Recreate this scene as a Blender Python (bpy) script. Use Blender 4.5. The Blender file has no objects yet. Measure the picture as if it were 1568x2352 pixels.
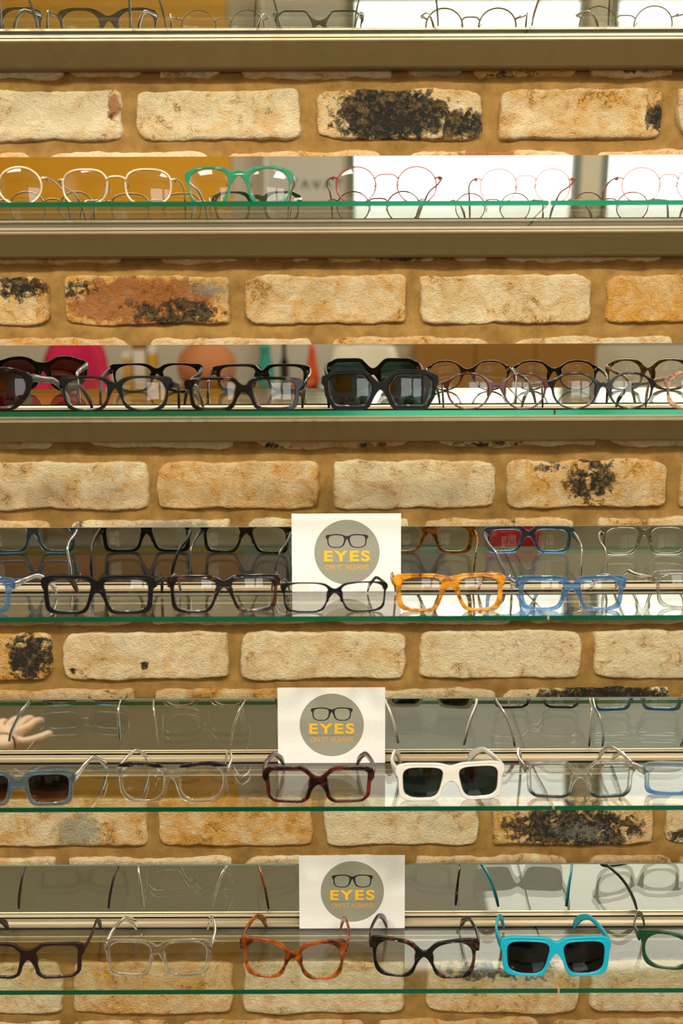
import bpy, math, random
import numpy as np
from mathutils import Vector, noise, Matrix
random.seed(7); rng = np.random.default_rng(7)
S = bpy.context.scene
COL = S.collection
PI = math.pi
# ------------------------------------------------------------------ place (metres) and camera
F, TH, CY, ZC, D = 2427.6, 0.1018, 1177.0, 0.73637, 1.42617      # camera, fitted to the fixture
ZO = 0.80                                                          # floor to lowest glass shelf
ROLL = math.radians(0.2)
PITCH = 0.24316
DZ = {1: .00055, 2: .0016, 3: -.0005, 4: -.0036, 5: -.0008, 6: .0025}
DYF = {1: 0, 2: .0084, 3: -.0002, 4: -.0106, 5: -.0024, 6: .0012}
def zs(k): return ZO + (6-k)*PITCH + DZ[k]                         # top of glass shelf k
def yf(k): return -.16216 + DYF[k]                                 # front edge of glass shelf k
def ray(px, py):
    a, b = px-784.0, py-CY
    c, s = math.cos(-ROLL), math.sin(-ROLL)
    a, b = a*c - b*s, a*s + b*c
    u, v = a/F, b/F
    return (u, math.cos(TH)-v*math.sin(TH), -(math.sin(TH)+v*math.cos(TH)))
def at(px, py, Y):                                                 # point seen at a pixel on a plane of depth Y
    d = ray(px, py); t = (Y+D)/d[1]
    return (d[0]*t, Y, ZC+ZO+d[2]*t)
def onshelf(px, py, k):
    d = ray(px, py); t = (zs(k)-ZC-ZO)/d[2]
    return (d[0]*t, -D+d[1]*t, zs(k))

# ------------------------------------------------------------------ materials
def newmat(name):
    m = bpy.data.materials.new(name); m.use_nodes = True
    nt = m.node_tree; nt.nodes.clear()
    o = nt.nodes.new('ShaderNodeOutputMaterial')
    return m, nt, o
def N(nt, t, **kw):
    n = nt.nodes.new(t)
    for k, v in kw.items():
        if k in n.inputs.keys(): n.inputs[k].default_value = v
        else: setattr(n, k, v)
    return n
def rgb(h, a=1):
    h = h.lstrip('#'); c = [int(h[i:i+2], 16)/255 for i in (0, 2, 4)]
    return tuple((x/12.92 if x <= .04045 else ((x+.055)/1.055)**2.4) for x in c) + (a,)
def solid(name, col, rough=.5, metal=0, coat=0, bump=0, bscale=300, spec=.5, trans=0, ior=1.5, sss=0, stretch=None):
    m, nt, o = newmat(name)
    p = N(nt, 'ShaderNodeBsdfPrincipled')
    p.inputs['Base Color'].default_value = col if len(col) == 4 else (*col, 1)
    p.inputs['Roughness'].default_value = rough; p.inputs['Metallic'].default_value = metal
    p.inputs['Coat Weight'].default_value = coat; p.inputs['Coat Roughness'].default_value = .05
    p.inputs['Specular IOR Level'].default_value = spec; p.inputs['IOR'].default_value = ior
    p.inputs['Transmission Weight'].default_value = trans
    tc = N(nt, 'ShaderNodeTexCoord'); mp = N(nt, 'ShaderNodeMapping')
    if stretch: mp.inputs['Scale'].default_value = stretch
    nz = N(nt, 'ShaderNodeTexNoise', Scale=bscale, Detail=4)
    nt.links.new(tc.outputs['Object'], mp.inputs[0]); nt.links.new(mp.outputs[0], nz.inputs['Vector'])
    mx = N(nt, 'ShaderNodeMix', data_type='RGBA', blend_type='MULTIPLY'); mx.inputs[0].default_value = 1
    cr = N(nt, 'ShaderNodeMapRange'); cr.inputs[3].default_value = .9; cr.inputs[4].default_value = 1.08
    nt.links.new(nz.outputs[0], cr.inputs[0]); mx.inputs[6].default_value = p.inputs['Base Color'].default_value
    nt.links.new(cr.outputs[0], mx.inputs[7]); nt.links.new(mx.outputs[2], p.inputs['Base Color'])
    if bump:
        b = N(nt, 'ShaderNodeBump', Strength=bump, Distance=.001)
        nt.links.new(nz.outputs[0], b.inputs['Height']); nt.links.new(b.outputs[0], p.inputs['Normal'])
    nt.links.new(p.outputs[0], o.inputs[0])
    return m
def clear_sheet(name, tint, f0=.04, grad=None):
    """plain sheet of glass: mirrors by angle, else lets light straight through"""
    m, nt, o = newmat(name)
    lw = N(nt, 'ShaderNodeLayerWeight', Blend=.5)
    pw = N(nt, 'ShaderNodeMath', operation='POWER'); pw.inputs[1].default_value = 5
    ma = N(nt, 'ShaderNodeMath', operation='MULTIPLY_ADD'); ma.inputs[1].default_value = 1-f0; ma.inputs[2].default_value = f0
    nt.links.new(lw.outputs['Facing'], pw.inputs[0]); nt.links.new(pw.outputs[0], ma.inputs[0])
    t = N(nt, 'ShaderNodeBsdfTransparent'); t.inputs[0].default_value = (*tint, 1)
    g = N(nt, 'ShaderNodeBsdfGlossy'); g.inputs['Roughness'].default_value = 0.0; g.inputs['Color'].default_value = (1, 1, 1, 1)
    if grad:
        tc = N(nt, 'ShaderNodeTexCoord'); sp = N(nt, 'ShaderNodeSeparateXYZ'); mr = N(nt, 'ShaderNodeMapRange')
        mr.inputs[1].default_value = .005; mr.inputs[2].default_value = .034
        mx = N(nt, 'ShaderNodeMix', data_type='RGBA'); mx.inputs[6].default_value = (*grad, 1); mx.inputs[7].default_value = (*tint, 1)
        nt.links.new(tc.outputs['Object'], sp.inputs[0]); nt.links.new(sp.outputs[2], mr.inputs[0])
        nt.links.new(mr.outputs[0], mx.inputs[0]); nt.links.new(mx.outputs[2], t.inputs[0])
    mx = N(nt, 'ShaderNodeMixShader')
    nt.links.new(ma.outputs[0], mx.inputs[0]); nt.links.new(t.outputs[0], mx.inputs[1]); nt.links.new(g.outputs[0], mx.inputs[2])
    nt.links.new(mx.outputs[0], o.inputs[0])
    return m
def crystal(name, col, trans=.8, rough=.03, low=None, top=None, zlo=.018, zhi=.03):
    """see-through acetate; low / top = another colour in the lower or upper part of the front"""
    m, nt, o = newmat(name)
    p = N(nt, 'ShaderNodeBsdfPrincipled', Roughness=rough, IOR=1.45)
    tc = N(nt, 'ShaderNodeTexCoord'); nz = N(nt, 'ShaderNodeTexNoise', Scale=70, Detail=3)
    nt.links.new(tc.outputs['Object'], nz.inputs['Vector'])
    mx = N(nt, 'ShaderNodeMix', data_type='RGBA'); mx.inputs[6].default_value = (*[c*.8 for c in col], 1); mx.inputs[7].default_value = (*[min(1, c*1.15) for c in col], 1)
    nt.links.new(nz.outputs[0], mx.inputs[0]); out = mx.outputs[2]
    tr = None
    for other, a, b in ((low, zhi, zlo), (top, zlo, zhi)):
        if other is None: continue
        sp = N(nt, 'ShaderNodeSeparateXYZ'); nt.links.new(tc.outputs['Object'], sp.inputs[0])
        mr = N(nt, 'ShaderNodeMapRange'); mr.inputs[1].default_value = a; mr.inputs[2].default_value = b
        nt.links.new(sp.outputs[2], mr.inputs[0])
        m2 = N(nt, 'ShaderNodeMix', data_type='RGBA'); m2.inputs[7].default_value = (*other, 1)
        nt.links.new(mr.outputs[0], m2.inputs[0]); nt.links.new(out, m2.inputs[6]); out = m2.outputs[2]
        k = N(nt, 'ShaderNodeMath', operation='MULTIPLY_ADD'); k.inputs[1].default_value = -.5*trans; k.inputs[2].default_value = trans
        nt.links.new(mr.outputs[0], k.inputs[0]); tr = k.outputs[0]
    nt.links.new(out, p.inputs['Base Color'])
    if tr: nt.links.new(tr, p.inputs['Transmission Weight'])
    else: p.inputs['Transmission Weight'].default_value = trans
    nt.links.new(p.outputs[0], o.inputs[0])
    return m
def tortoise(name, dark, light, amount=.5, scale=60, rough=.12, trans=0):
    m, nt, o = newmat(name)
    p = N(nt, 'ShaderNodeBsdfPrincipled', Roughness=rough)
    tc = N(nt, 'ShaderNodeTexCoord'); nz = N(nt, 'ShaderNodeTexNoise', Scale=scale, Detail=3, Distortion=1.2)
    nt.links.new(tc.outputs['Object'], nz.inputs['Vector'])
    cr = N(nt, 'ShaderNodeValToRGB'); e = cr.color_ramp.elements
    e[0].position = 1-amount-.18; e[0].color = (*dark, 1); e[1].position = 1-amount+.12; e[1].color = (*light, 1)
    nt.links.new(nz.outputs[0], cr.inputs[0]); nt.links.new(cr.outputs[0], p.inputs['Base Color'])
    if trans:
        t = N(nt, 'ShaderNodeBsdfTransparent'); nt.links.new(cr.outputs[0], t.inputs[0])
        ms = N(nt, 'ShaderNodeMixShader'); ms.inputs[0].default_value = trans
        nt.links.new(p.outputs[0], ms.inputs[1]); nt.links.new(t.outputs[0], ms.inputs[2]); nt.links.new(ms.outputs[0], o.inputs[0])
    else: nt.links.new(p.outputs[0], o.inputs[0])
    return m

M = {}
M['lens'] = clear_sheet('clear_lens', (.975, .98, .965))
M['sun_black'] = clear_sheet('black_sun_lens', (.045, .055, .05), .05)
M['sun_grey'] = clear_sheet('grey_sun_lens', (.10, .14, .13), .06)
M['sun_teal'] = clear_sheet('teal_sun_lens', (.13, .24, .24), .06)
M['sun_red'] = clear_sheet('red_brown_sun_lens', (.28, .09, .06), .05)
M['sun_grad'] = clear_sheet('graduated_sun_lens', (.03, .035, .04), .05, grad=(.55, .36, .2))
M['black_matte'] = solid('matte_black_acetate', rgb('#060807'), .45, spec=.18)
M['black'] = solid('gloss_black_acetate', rgb('#040505'), .12, spec=.35)
M['brown_matte'] = solid('matte_dark_brown_acetate', rgb('#1d0e0a'), .42, spec=.35)
M['cyan'] = solid('matte_turquoise_acetate', rgb('#0aa3bd'), .42)
M['white'] = solid('white_acetate', rgb('#d6d2c6'), .28, coat=.3)
M['green_dark'] = solid('dark_green_acetate', rgb('#0b3d24'), .3, coat=.3)
M['green'] = solid('bright_green_acetate', rgb('#0b7350'), .25, coat=.4)
M['maroon'] = crystal('maroon_acetate', (.06, .006, .005), .1, .15)
M['tort_dark'] = tortoise('dark_tortoiseshell', (.003, .004, .003), (.20, .045, .010), .27, 75)
M['tort_red'] = tortoise('red_tortoiseshell', (.005, .003, .003), (.12, .012, .006), .40, 55)
M['tort_orange'] = tortoise('orange_tortoiseshell', (.055, .010, .003), (.50, .12, .012), .47, 45, trans=.18)
M['tort_amber'] = tortoise('amber_tortoiseshell', (.16, .022, .003), (.86, .40, .03), .50, 62, trans=.28)
M['tort_light'] = tortoise('speckled_tortoiseshell', (.04, .014, .005), (.45, .20, .07), .48, 130)
M['crystal'] = crystal('clear_acetate', (.93, .92, .88), .96)
M['crystal_brow'] = crystal('clear_acetate_dark_brow', (.86, .82, .74), .95, top=(.01, .01, .01), zlo=.043, zhi=.0455)
M['crystal_low'] = crystal('clear_acetate_dark_base', (.90, .90, .86), .95, low=(.03, .04, .04), zlo=.006, zhi=.016)
M['crystal_grey'] = crystal('smoke_grey_acetate', (.62, .60, .54), .9)
M['blue'] = crystal('clear_blue_acetate', (.17, .38, .74), .84)
M['blue_pale'] = crystal('pale_blue_acetate', (.62, .76, .88), .9, low=(.05, .22, .5), zlo=.004, zhi=.02)
M['blue_grey'] = crystal('blue_grey_acetate', (.27, .40, .52), .88)
M['metal_cream'] = solid('pale_rose_metal', rgb('#cbbba0'), .3, metal=.55)
M['metal_grey'] = solid('grey_metal', rgb('#8d8e80'), .3, metal=.7)
M['metal_gold'] = solid('bronze_metal', rgb('#8c7a55'), .3, metal=.8)
M['metal_pink'] = solid('pink_metal', rgb('#c04a4c'), .3, metal=.4)
M['metal_red'] = solid('dark_red_metal', rgb('#8a2428'), .3, metal=.4)
M['steel'] = solid('hinge_steel', rgb('#a39c8c'), .25, metal=1)
M['pad'] = clear_sheet('clear_nose_pad', (.80, .80, .76), .08)
M['grey_green'] = solid('grey_green_acetate', rgb('#3f524c'), .3, coat=.3)
M['slate'] = solid('slate_acetate', rgb('#41484a'), .25, coat=.4)

# ------------------------------------------------------------------ mesh helpers
def link(name, me, mat=None, parent=None, smooth=True):
    if mat is not None and not me.materials: me.materials.append(mat)
    o = bpy.data.objects.new(name, me); COL.objects.link(o)
    if parent: o.parent = parent
    if smooth and len(me.polygons):
        me.polygons.foreach_set('use_smooth', [True]*len(me.polygons))
    return o
def pydata(name, v, f):
    me = bpy.data.meshes.new(name); me.from_pydata([tuple(map(float, p)) for p in v], [], f); me.update(); return me
def tag(o, label=None, cat=None, group=None, kind=None):
    if label: o['label'] = label
    if cat: o['category'] = cat
    if group: o['group'] = group
    if kind: o['kind'] = kind
    return o
def empty(name, loc=(0, 0, 0), rz=0.0, rx=0.0):
    e = bpy.data.objects.new(name, None); COL.objects.link(e); e.location = loc; e.rotation_euler = (rx, 0, rz); e.empty_display_size = .02
    return e
def box_data(x0, x1, y0, y1, z0, z1, bev=0):
    v = [(x, y, z) for x in (x0, x1) for y in (y0, y1) for z in (z0, z1)]
    f = [(0, 1, 3, 2), (4, 6, 7, 5), (0, 4, 5, 1), (2, 3, 7, 6), (0, 2, 6, 4), (1, 5, 7, 3)]
    return v, f
def box(name, x0, x1, y0, y1, z0, z1, mat, parent=None, bev=0):
    v, f = box_data(x0, x1, y0, y1, z0, z1)
    me = pydata(name, v, f); o = link(name, me, mat, parent, smooth=False)
    if bev:
        b = o.modifiers.new('bevel', 'BEVEL'); b.width = bev; b.segments = 3; b.limit_method = 'ANGLE'
    return o
def prism_x(name, prof, x0, x1, mat, parent=None, closed=True):
    """extrude a (y,z) profile along x"""
    n = len(prof); v = [(x0, y, z) for y, z in prof]+[(x1, y, z) for y, z in prof]
    f = [(i, (i+1) % n, n+(i+1) % n, n+i) for i in range(n)]+[tuple(range(n-1, -1, -1)), tuple(range(n, 2*n))]
    return link(name, pydata(name, v, f), mat, parent, smooth=False)
def lathe(name, prof, mat, parent=None, seg=40, loc=(0, 0, 0)):
    v, f = [], []; m = len(prof)
    for i in range(seg):
        a = 2*PI*i/seg
        for r, z in prof: v.append((loc[0]+r*math.cos(a), loc[1]+r*math.sin(a), loc[2]+z))
    for i in range(seg):
        for j in range(m-1):
            a, b = i*m+j, ((i+1) % seg)*m+j; f.append((a, b, b+1, a+1))
    return link(name, pydata(name, v, f), mat, parent)
def tube(path, r, closed=False, seg=8):
    """round tube through points; r number or list"""
    P = np.array(path, float); n = len(P); v, f = [], []
    R = r if hasattr(r, '__len__') else [r]*n
    up = Vector((0, 1, 0))
    for i in range(n):
        a = P[(i-1) % n] if (closed or i > 0) else P[i]; b = P[(i+1) % n] if (closed or i < n-1) else P[i]
        t = Vector(b-a).normalized(); s = t.cross(up)
        if s.length < 1e-4: s = t.cross(Vector((0, 0, 1)))
        s.normalize(); w = s.cross(t)
        for j in range(seg):
            q = 2*PI*j/seg; v.append(tuple(Vector(P[i])+s*(R[i]*math.cos(q))+w*(R[i]*math.sin(q))))
    for i in range(n if closed else n-1):
        for j in range(seg):
            a = i*seg+j; b = i*seg+(j+1) % seg; c = ((i+1) % n)*seg+(j+1) % seg; d = ((i+1) % n)*seg+j
            f.append((a, b, c, d))
    if not closed: f += [tuple(range(seg-1, -1, -1)), tuple(range((n-1)*seg, n*seg))]
    return v, f
def merge(parts):
    V, Fc = [], []
    for v, f in parts:
        o = len(V); V += list(v); Fc += [tuple(i+o for i in q) for q in f]
    return V, Fc
def strip_sweep(path, hh, hw, seg=12):
    """flat temple bar: rounded section, height across the path in the vertical plane, width along x"""
    P = [Vector(p) for p in path]; n = len(P); v, f = [], []
    for i in range(n):
        t = (P[min(i+1, n-1)]-P[max(i-1, 0)]).normalized()
        side = Vector((1, 0, 0)); side = (side-t*side.dot(t)).normalized(); up = side.cross(t)
        if up.z < 0 and abs(up.z) > .3: up = -up
        for j in range(seg):
            q = 2*PI*(j+.5)/seg; c, s = math.cos(q), math.sin(q)
            a = math.copysign(abs(c)**.55, c)*hw[i]; b = math.copysign(abs(s)**.55, s)*hh[i]
            v.append(tuple(P[i]+side*a+up*b))
    for i in range(n-1):
        for j in range(seg):
            f.append((i*seg+j, i*seg+(j+1) % seg, (i+1)*seg+(j+1) % seg, (i+1)*seg+j))
    f += [tuple(range(seg-1, -1, -1)), tuple(range((n-1)*seg, n*seg))]
    return v, f
def fill2d(outer, holes, depth, bevel):
    """flat plate in x-z with holes, rounded edges -> verts, faces (y = thickness)"""
    cu = bpy.data.curves.new('tmp', 'CURVE'); cu.dimensions = '2D'; cu.fill_mode = 'BOTH'
    cu.extrude = max(depth/2-bevel, 1e-5); cu.bevel_depth = bevel; cu.bevel_resolution = 2; cu.offset = -bevel
    for pl in [outer]+holes:
        s = cu.splines.new('POLY'); s.points.add(len(pl)-1)
        for p, (x, z) in zip(s.points, pl): p.co = (x, z, 0, 1)
        s.use_cyclic_u = True
    ob = bpy.data.objects.new('tmp', cu); COL.objects.link(ob)
    dg = bpy.context.evaluated_depsgraph_get(); me = bpy.data.meshes.new_from_object(ob.evaluated_get(dg))
    v = [(p.co.x, -p.co.z, p.co.y) for p in me.vertices]; f = [tuple(p.vertices) for p in me.polygons]
    bpy.data.objects.remove(ob); bpy.data.curves.remove(cu); bpy.data.meshes.remove(me)
    return v, f
def chaikin(p, it=3, k=.25, tight=True):
    p = np.array(p, float); q = np.roll(p, -1, 0)
    if tight: p = np.stack([p, p*.68+q*.32, p*.32+q*.68], 1).reshape(-1, 2)
    for _ in range(it):
        q = np.roll(p, -1, 0); p = np.stack([p*(1-k)+q*k, p*k+q*(1-k)], 1).reshape(-1, 2)
    return p

# ------------------------------------------------------------------ spectacles
POLY = {
 'hex': [(-.66, 1), (.62, 1), (.98, .62), (.92, -.25), (.62, -1), (-.70, -1), (-1, -.1), (-1, .3)],
 'hexl': [(-.5, .95), (.35, .95), (.95, .62), (1, -.15), (.25, -1), (-.62, -.85), (-1, -.1), (-.95, .4)],
 'crown': [(-.50, 1), (.48, 1), (.93, .55), (1, -.05), (.78, -.66), (.25, -1), (-.3, -1), (-.80, -.66), (-1, -.05), (-.93, .5)],
 'square': [(-.62, 1), (.80, .96), (1, .78), (.94, -.70), (.70, -.98), (-.55, -1), (-.80, -.80), (-1, .30), (-.96, .62)],
}
def lens_outline(sp, n=72, raw=False):
    """unit outline for the lens on the +x side (nose towards -x); returned sampled by angle"""
    if sp.get('poly'):
        p = chaikin(POLY[sp['poly']], 3, .25, sp['poly'] not in ('crown', 'hexl'))
    else:
        e = 2/sp.get('n', 2.6); a = np.linspace(0, 2*PI, 240, endpoint=False)
        c, s = np.cos(a), np.sin(a); p = np.stack([np.sign(c)*abs(c)**e, np.sign(s)*abs(s)**e], 1)
    x, y = p[:, 0].copy(), p[:, 1].copy()
    x *= 1+sp.get('taper', 0)*y
    inn = x < 0; x[inn] *= 1-sp.get('cut', 0)*1.5*((1-y[inn])/2)**1.2
    hi = (x < 0) & (y > 0); y[hi] -= sp.get('drop', 0)*np.abs(x[hi])**2*y[hi]
    y += sp.get('up', 0)*x*(y > 0)*y
    x = (x-(x.max()+x.min())/2)/((x.max()-x.min())/2); y = (y-(y.max()+y.min())/2)/((y.max()-y.min())/2)
    if raw: return x, y
    # resample by angle
    P = np.stack([x, y], 1); ang = np.unwrap(np.arctan2(y, x)); 
    if ang[-1] < ang[0]: P = P[::-1]; ang = np.unwrap(np.arctan2(P[:, 1], P[:, 0]))
    ang = ang-2*PI*round(ang[0]/(2*PI)); A = np.concatenate([ang-2*PI, ang, ang+2*PI]); Q = np.concatenate([P, P, P])
    th = np.linspace(0, 2*PI, n, endpoint=False)
    return np.stack([np.interp(th, A, Q[:, 0]), np.interp(th, A, Q[:, 1])], 1)
def normals(p):
    t = np.roll(p, -1, 0)-np.roll(p, 1, 0); nn = np.stack([t[:, 1], -t[:, 0]], 1); return nn/np.linalg.norm(nn, axis=1, keepdims=True)
def offset_outline(p, tt, to, tb, ti):
    nn = normals(p); w = np.where(nn[:, 0] > 0, nn[:, 0]**2*to, nn[:, 0]**2*ti)+np.where(nn[:, 1] > 0, nn[:, 1]**2*tt, nn[:, 1]**2*tb)
    return p+nn*w[:, None]
def hermite(p0, t0, p1, t1, n=8):
    out = []
    for i in range(1, n):
        s = i/n; h = (2*s**3-3*s*s+1, s**3-2*s*s+s, -2*s**3+3*s*s, s**3-s*s)
        out.append(np.array(p0)*h[0]+np.array(t0)*h[1]+np.array(p1)*h[2]+np.array(t1)*h[3])
    return out
def front_outline(L, cx, cz, tt, to, tb, ti, bt, bb, e=.003, ea=28, a1=128, a2=-155, esig=15, eup=.3, outer=None):
    """outer outline of a whole acetate front: right half by offset, left half mirrored"""
    n = len(L); O = offset_outline(L, tt, to, tb, ti)
    if outer is not None:
        hw, hh = np.abs(L[:, 0]).max(), np.abs(L[:, 1]).max(); U = outer.copy()
        U[:, 0] *= np.where(U[:, 0] > 0, hw+to, hw+ti); U[:, 1] *= np.where(U[:, 1] > 0, hh+tt, hh+tb)
        O = U
    th = np.degrees(np.linspace(0, 2*PI, n, endpoint=False))
    d = (th-ea+180) % 360-180; g = np.exp(-(d/esig)**4)
    O = O+np.stack([e*g, e*eup*g], 1)
    O = O+np.array([cx, cz])
    idx = []; a = a1
    k1 = int(round(a1/360*n)); k2 = int(round(a2/360*n))
    idx = [k % n for k in range(k1, k2-1, -1)]
    seq = [O[k] for k in idx]
    T1 = seq[0]-seq[1]; T1 = T1/np.linalg.norm(T1); T2 = seq[-1]-seq[-2]; T2 = T2/np.linalg.norm(T2)
    g1 = abs(seq[0][0]); g2 = abs(seq[-1][0])
    top = hermite(seq[0], T1*g1, (0, bt), (-g1, 0))       # towards the middle
    bot = hermite(seq[-1], T2*g2*1.2, (0, bb), (-g2, 0))
    half = [(0, bt)]+[tuple(q) for q in top[::-1]]+[tuple(q) for q in seq]+[tuple(q) for q in bot]+[(0, bb)]
    left = [(-x, z) for x, z in half[::-1]][1:-1]
    return half+left
def lens_mesh(L, cx, cz, k, sag=.0026, th=.0012):
    n = len(L); rings = [0, .35, .7, .93, 1.0]; v, f = [], []
    for s in (0, 1):
        b = len(v)
        v.append((cx, 0, cz))
        for r in rings[1:]:
            for p in L: v.append((cx+p[0]*r, 0, cz+p[1]*r))
        R = np.abs(L).max()
        for i in range(b, len(v)):
            x, _, z = v[i]; rr = ((x-cx)**2+(z-cz)**2)/R**2
            v[i] = (x, sag*(rr-.8)-(th/2 if s == 0 else -th/2)+k*x*x, z)
        for i in range(n):
            q = (b, b+1+(i+1) % n, b+1+i); f.append(q if s == 0 else q[::-1])
            for r in range(len(rings)-2):
                a, c = b+1+r*n+i, b+1+r*n+(i+1) % n; q = (a, c, c+n, a+n); f.append(q if s == 0 else q[::-1])
    m = 1+(len(rings)-1)*n; o1 = m-n; o2 = 2*m-n
    for i in range(n): f.append((o1+i, o2+i, o2+(i+1) % n, o1+(i+1) % n))
    return v, f
BEND = 1.1
def bendv(v): return [(x, y+BEND*x*x, z) for x, y, z in v]
def ellipsoid(c, r, rot=0, seg=10, ring=7):
    v, f = [], []
    for i in range(ring+1):
        p = PI*i/ring
        for j in range(seg):
            q = 2*PI*j/seg; x, y, z = r[0]*math.sin(p)*math.cos(q), r[1]*math.sin(p)*math.sin(q), r[2]*math.cos(p)
            x, y = x*math.cos(rot)-y*math.sin(rot), x*math.sin(rot)+y*math.cos(rot)
            v.append((c[0]+x, c[1]+y, c[2]+z))
    for i in range(ring):
        for j in range(seg): f.append((i*seg+j, (i+1)*seg+j, (i+1)*seg+(j+1) % seg, i*seg+(j+1) % seg))
    return v, f
def curve_pts(ctrl, n=40):
    """smooth path through control rows (any dimension) by Catmull-Rom"""
    C = np.array(ctrl, float); C = np.vstack([2*C[0]-C[1], C, 2*C[-1]-C[-2]]); m = len(C)-3; out = []
    for i in range(n):
        s = i/(n-1)*m; k = min(int(s), m-1); t = s-k; a, b, c, d = C[k:k+4]
        out.append(.5*((2*b)+(-a+c)*t+(2*a-5*b+4*c-d)*t*t+(-a+3*b-3*c+d)*t**3))
    return np.array(out)
def spectacles(sp):
    k = sp['k']; cl, cr = sp['c']; w, h = sp['wh']; yb = sp.get('yb')
    xm = (cl+cr)/2
    if k >= 4 and yb: Yg = onshelf(xm, yb, k)[1]
    else: Yg = yf(k)+sp.get('in', .037 if k == 1 else .024)
    if sp.get('refl'):                     # seen only through the mirror strip: real place is in front of it
        s = F/((2*.012-Yg+D)/1.0+0.05); X = (xm-784)/s; d = (cr-cl)/s/2; wm = w/s; hm = sp['hmm']+.005; sc = s
    else:
        zt = zs(k)+.025
        X = at(xm, at_y(zt, Yg), Yg)[0]; sc = 1/(at(xm+1, at_y(zt, Yg), Yg)[0]-X)
        d = (cr-cl)/2/sc; wm = w/sc
        y0 = at_y(zt, Yg); hm = h*(at(xm, y0, Yg)[2]-at(xm, y0+1, Yg)[2])
    L = lens_outline(sp)*np.array([wm/2, hm/2]); Lm = L*np.array([-1, 1]); Lm = Lm[::-1]
    tt, to, tb, ti = [q*.001 for q in sp['t']]
    cz = hm/2+tb
    mat = M[sp['m']]; tm = M[sp.get('tm', sp['m'])]; lm = M[sp.get('lens', 'lens')]
    root = empty(sp.get('name', 'eyeglasses'), (X, Yg, zs(k)), math.radians(sp.get('yaw', 0)))
    tag(root, sp['label'], sp.get('cat', 'glasses'), sp['group'])
    bend = BEND; kb = bend
    wire = sp.get('wire')
    if wire:
        r = wire*.001; parts = []
        for cx, LL in ((d, L), (-d, Lm)):
            parts.append(tube([(cx+p[0]*1.015, 0, cz+p[1]*1.015) for p in LL], r, True))
        b0 = d-wm/2; zb = cz+hm*.20+sp.get('bz', 0)
        parts.append(tube([(x, -.001-.0015*(1-(x/b0)**2), zb+.0035*(1-(x/b0)**4)) for x in np.linspace(-b0-.001, b0+.001, 13)], r))
        for sx in (-1, 1):
            xo = d+wm/2*.97; zz = cz+hm*.20
            parts.append(tube([(sx*xo, 0, zz), (sx*(xo+.003), .0005, zz+.0015), (sx*(xo+.006), .002, zz+.0018), (sx*(xo+.0075), .0045, zz+.0018)], r*1.25))
        v, f = merge(parts); v = bendv(v)
        xe = d+wm/2+.0075; zh = cz+hm*.20+.0018; y0 = bend*xe*xe+.0045
    else:
        bt = cz+hm/2*sp.get('bt', .72); bb = cz+hm/2*sp.get('bb', .15)
        out = front_outline(L, d, cz, tt, to, tb, ti, bt, bb, sp.get('e', 3)*.001, sp.get('ea', 32), sp.get('a1', 128), sp.get('a2', -155), outer=None if sp.get('poly') else lens_outline(dict(sp, n=sp.get('nout', sp.get('n', 2.6)+1.2))))
        dep = sp.get('dep', 3.6)*.001
        holes = [[(d+p[0], cz+p[1]) for p in L], [(-d+p[0], cz+p[1]) for p in Lm]]
        v, f = fill2d(out, holes, dep, .0009); v = bendv(v)
        xs = [p for p in out]; j = max(range(len(out)), key=lambda i: out[i][0]+.35*out[i][1])
        xe = max(p[0] for p in out if p[1] > cz)-.0025
        zh = min(cz+hm/2*.62, max(p[1] for p in out if p[0] > xe-.004)-.0045); y0 = bend*xe*xe+dep*.3
    fr = link('frame_front', pydata('frame_front', v, f), mat, root)
    for sx, LL in ((1, L), (-1, Lm)):
        vv, ff = lens_mesh(LL*.999, sx*d, cz, kb)
        link('lens', pydata('lens', vv, ff), lm, root)
    # nose pads
    for sx in (-1, 1):
        px = d-wm/2*.93; pz = cz-hm*.02
        if wire or sp.get('pads'):
            vv, ff = merge([ellipsoid((sx*(px-.003), .008, pz), (.0012, .0026, .0062), sx*.5)])
            pd = link('nose_pad', pydata('nose_pad', vv, ff), M['pad'], root)
            vv, ff = tube([(sx*(px+.0005), .001, pz+.004), (sx*(px+.001), .005, pz+.0035), (sx*(px-.0018), .0075, pz)], .0005, seg=6)
            link('pad_arm', pydata('pad_arm', vv, ff), M['steel'], pd)
        else:
            vv, ff = ellipsoid((sx*(px-.0015), .0035, pz+.001), (.0016, .0034, .0075), sx*.35)
            link('nose_pad', pydata('nose_pad', vv, ff), mat, root)
    # temples
    ymax = -.0075-Yg-.004
    ln = min(sp.get('len', .128), ymax)
    hh0, hh1, hh2 = sp.get('arm', (3.4, 2.2, 3.6)); wth = sp.get('aw', 1.6)
    toe = sp.get('toe', 9)*.001; lean = sp.get('lean', 0)*.001
    for sx in (-1, 1):
        x0 = sx*xe; s = 1 if sp.get('refl') else 1
        c = [(x0, y0, zh, hh0, wth), (x0+sx*.0015, y0+.016, zh, (hh0+hh1)/2, wth), (x0+sx*.001, ln*.42, zh-.0008, hh1, wth*.85), (x0-sx*toe*.35, ln*.68, zh-.0015, hh1, wth*.8),
             (x0-sx*toe*.7, ln*.83, zh-.010, hh2*.8, wth*.85), (x0-sx*toe*.95, ln*.94, zh*.42, hh2*1.05, wth*.95), (x0-sx*toe*1.1, ln, hh2*.001*.9, hh2*.75, wth*.7)]
        q = curve_pts(c, 34); q[-1, 3] *= .75; q[:, 0] += lean*np.linspace(0, 1, len(q))
        path = q[:, :3]
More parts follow.
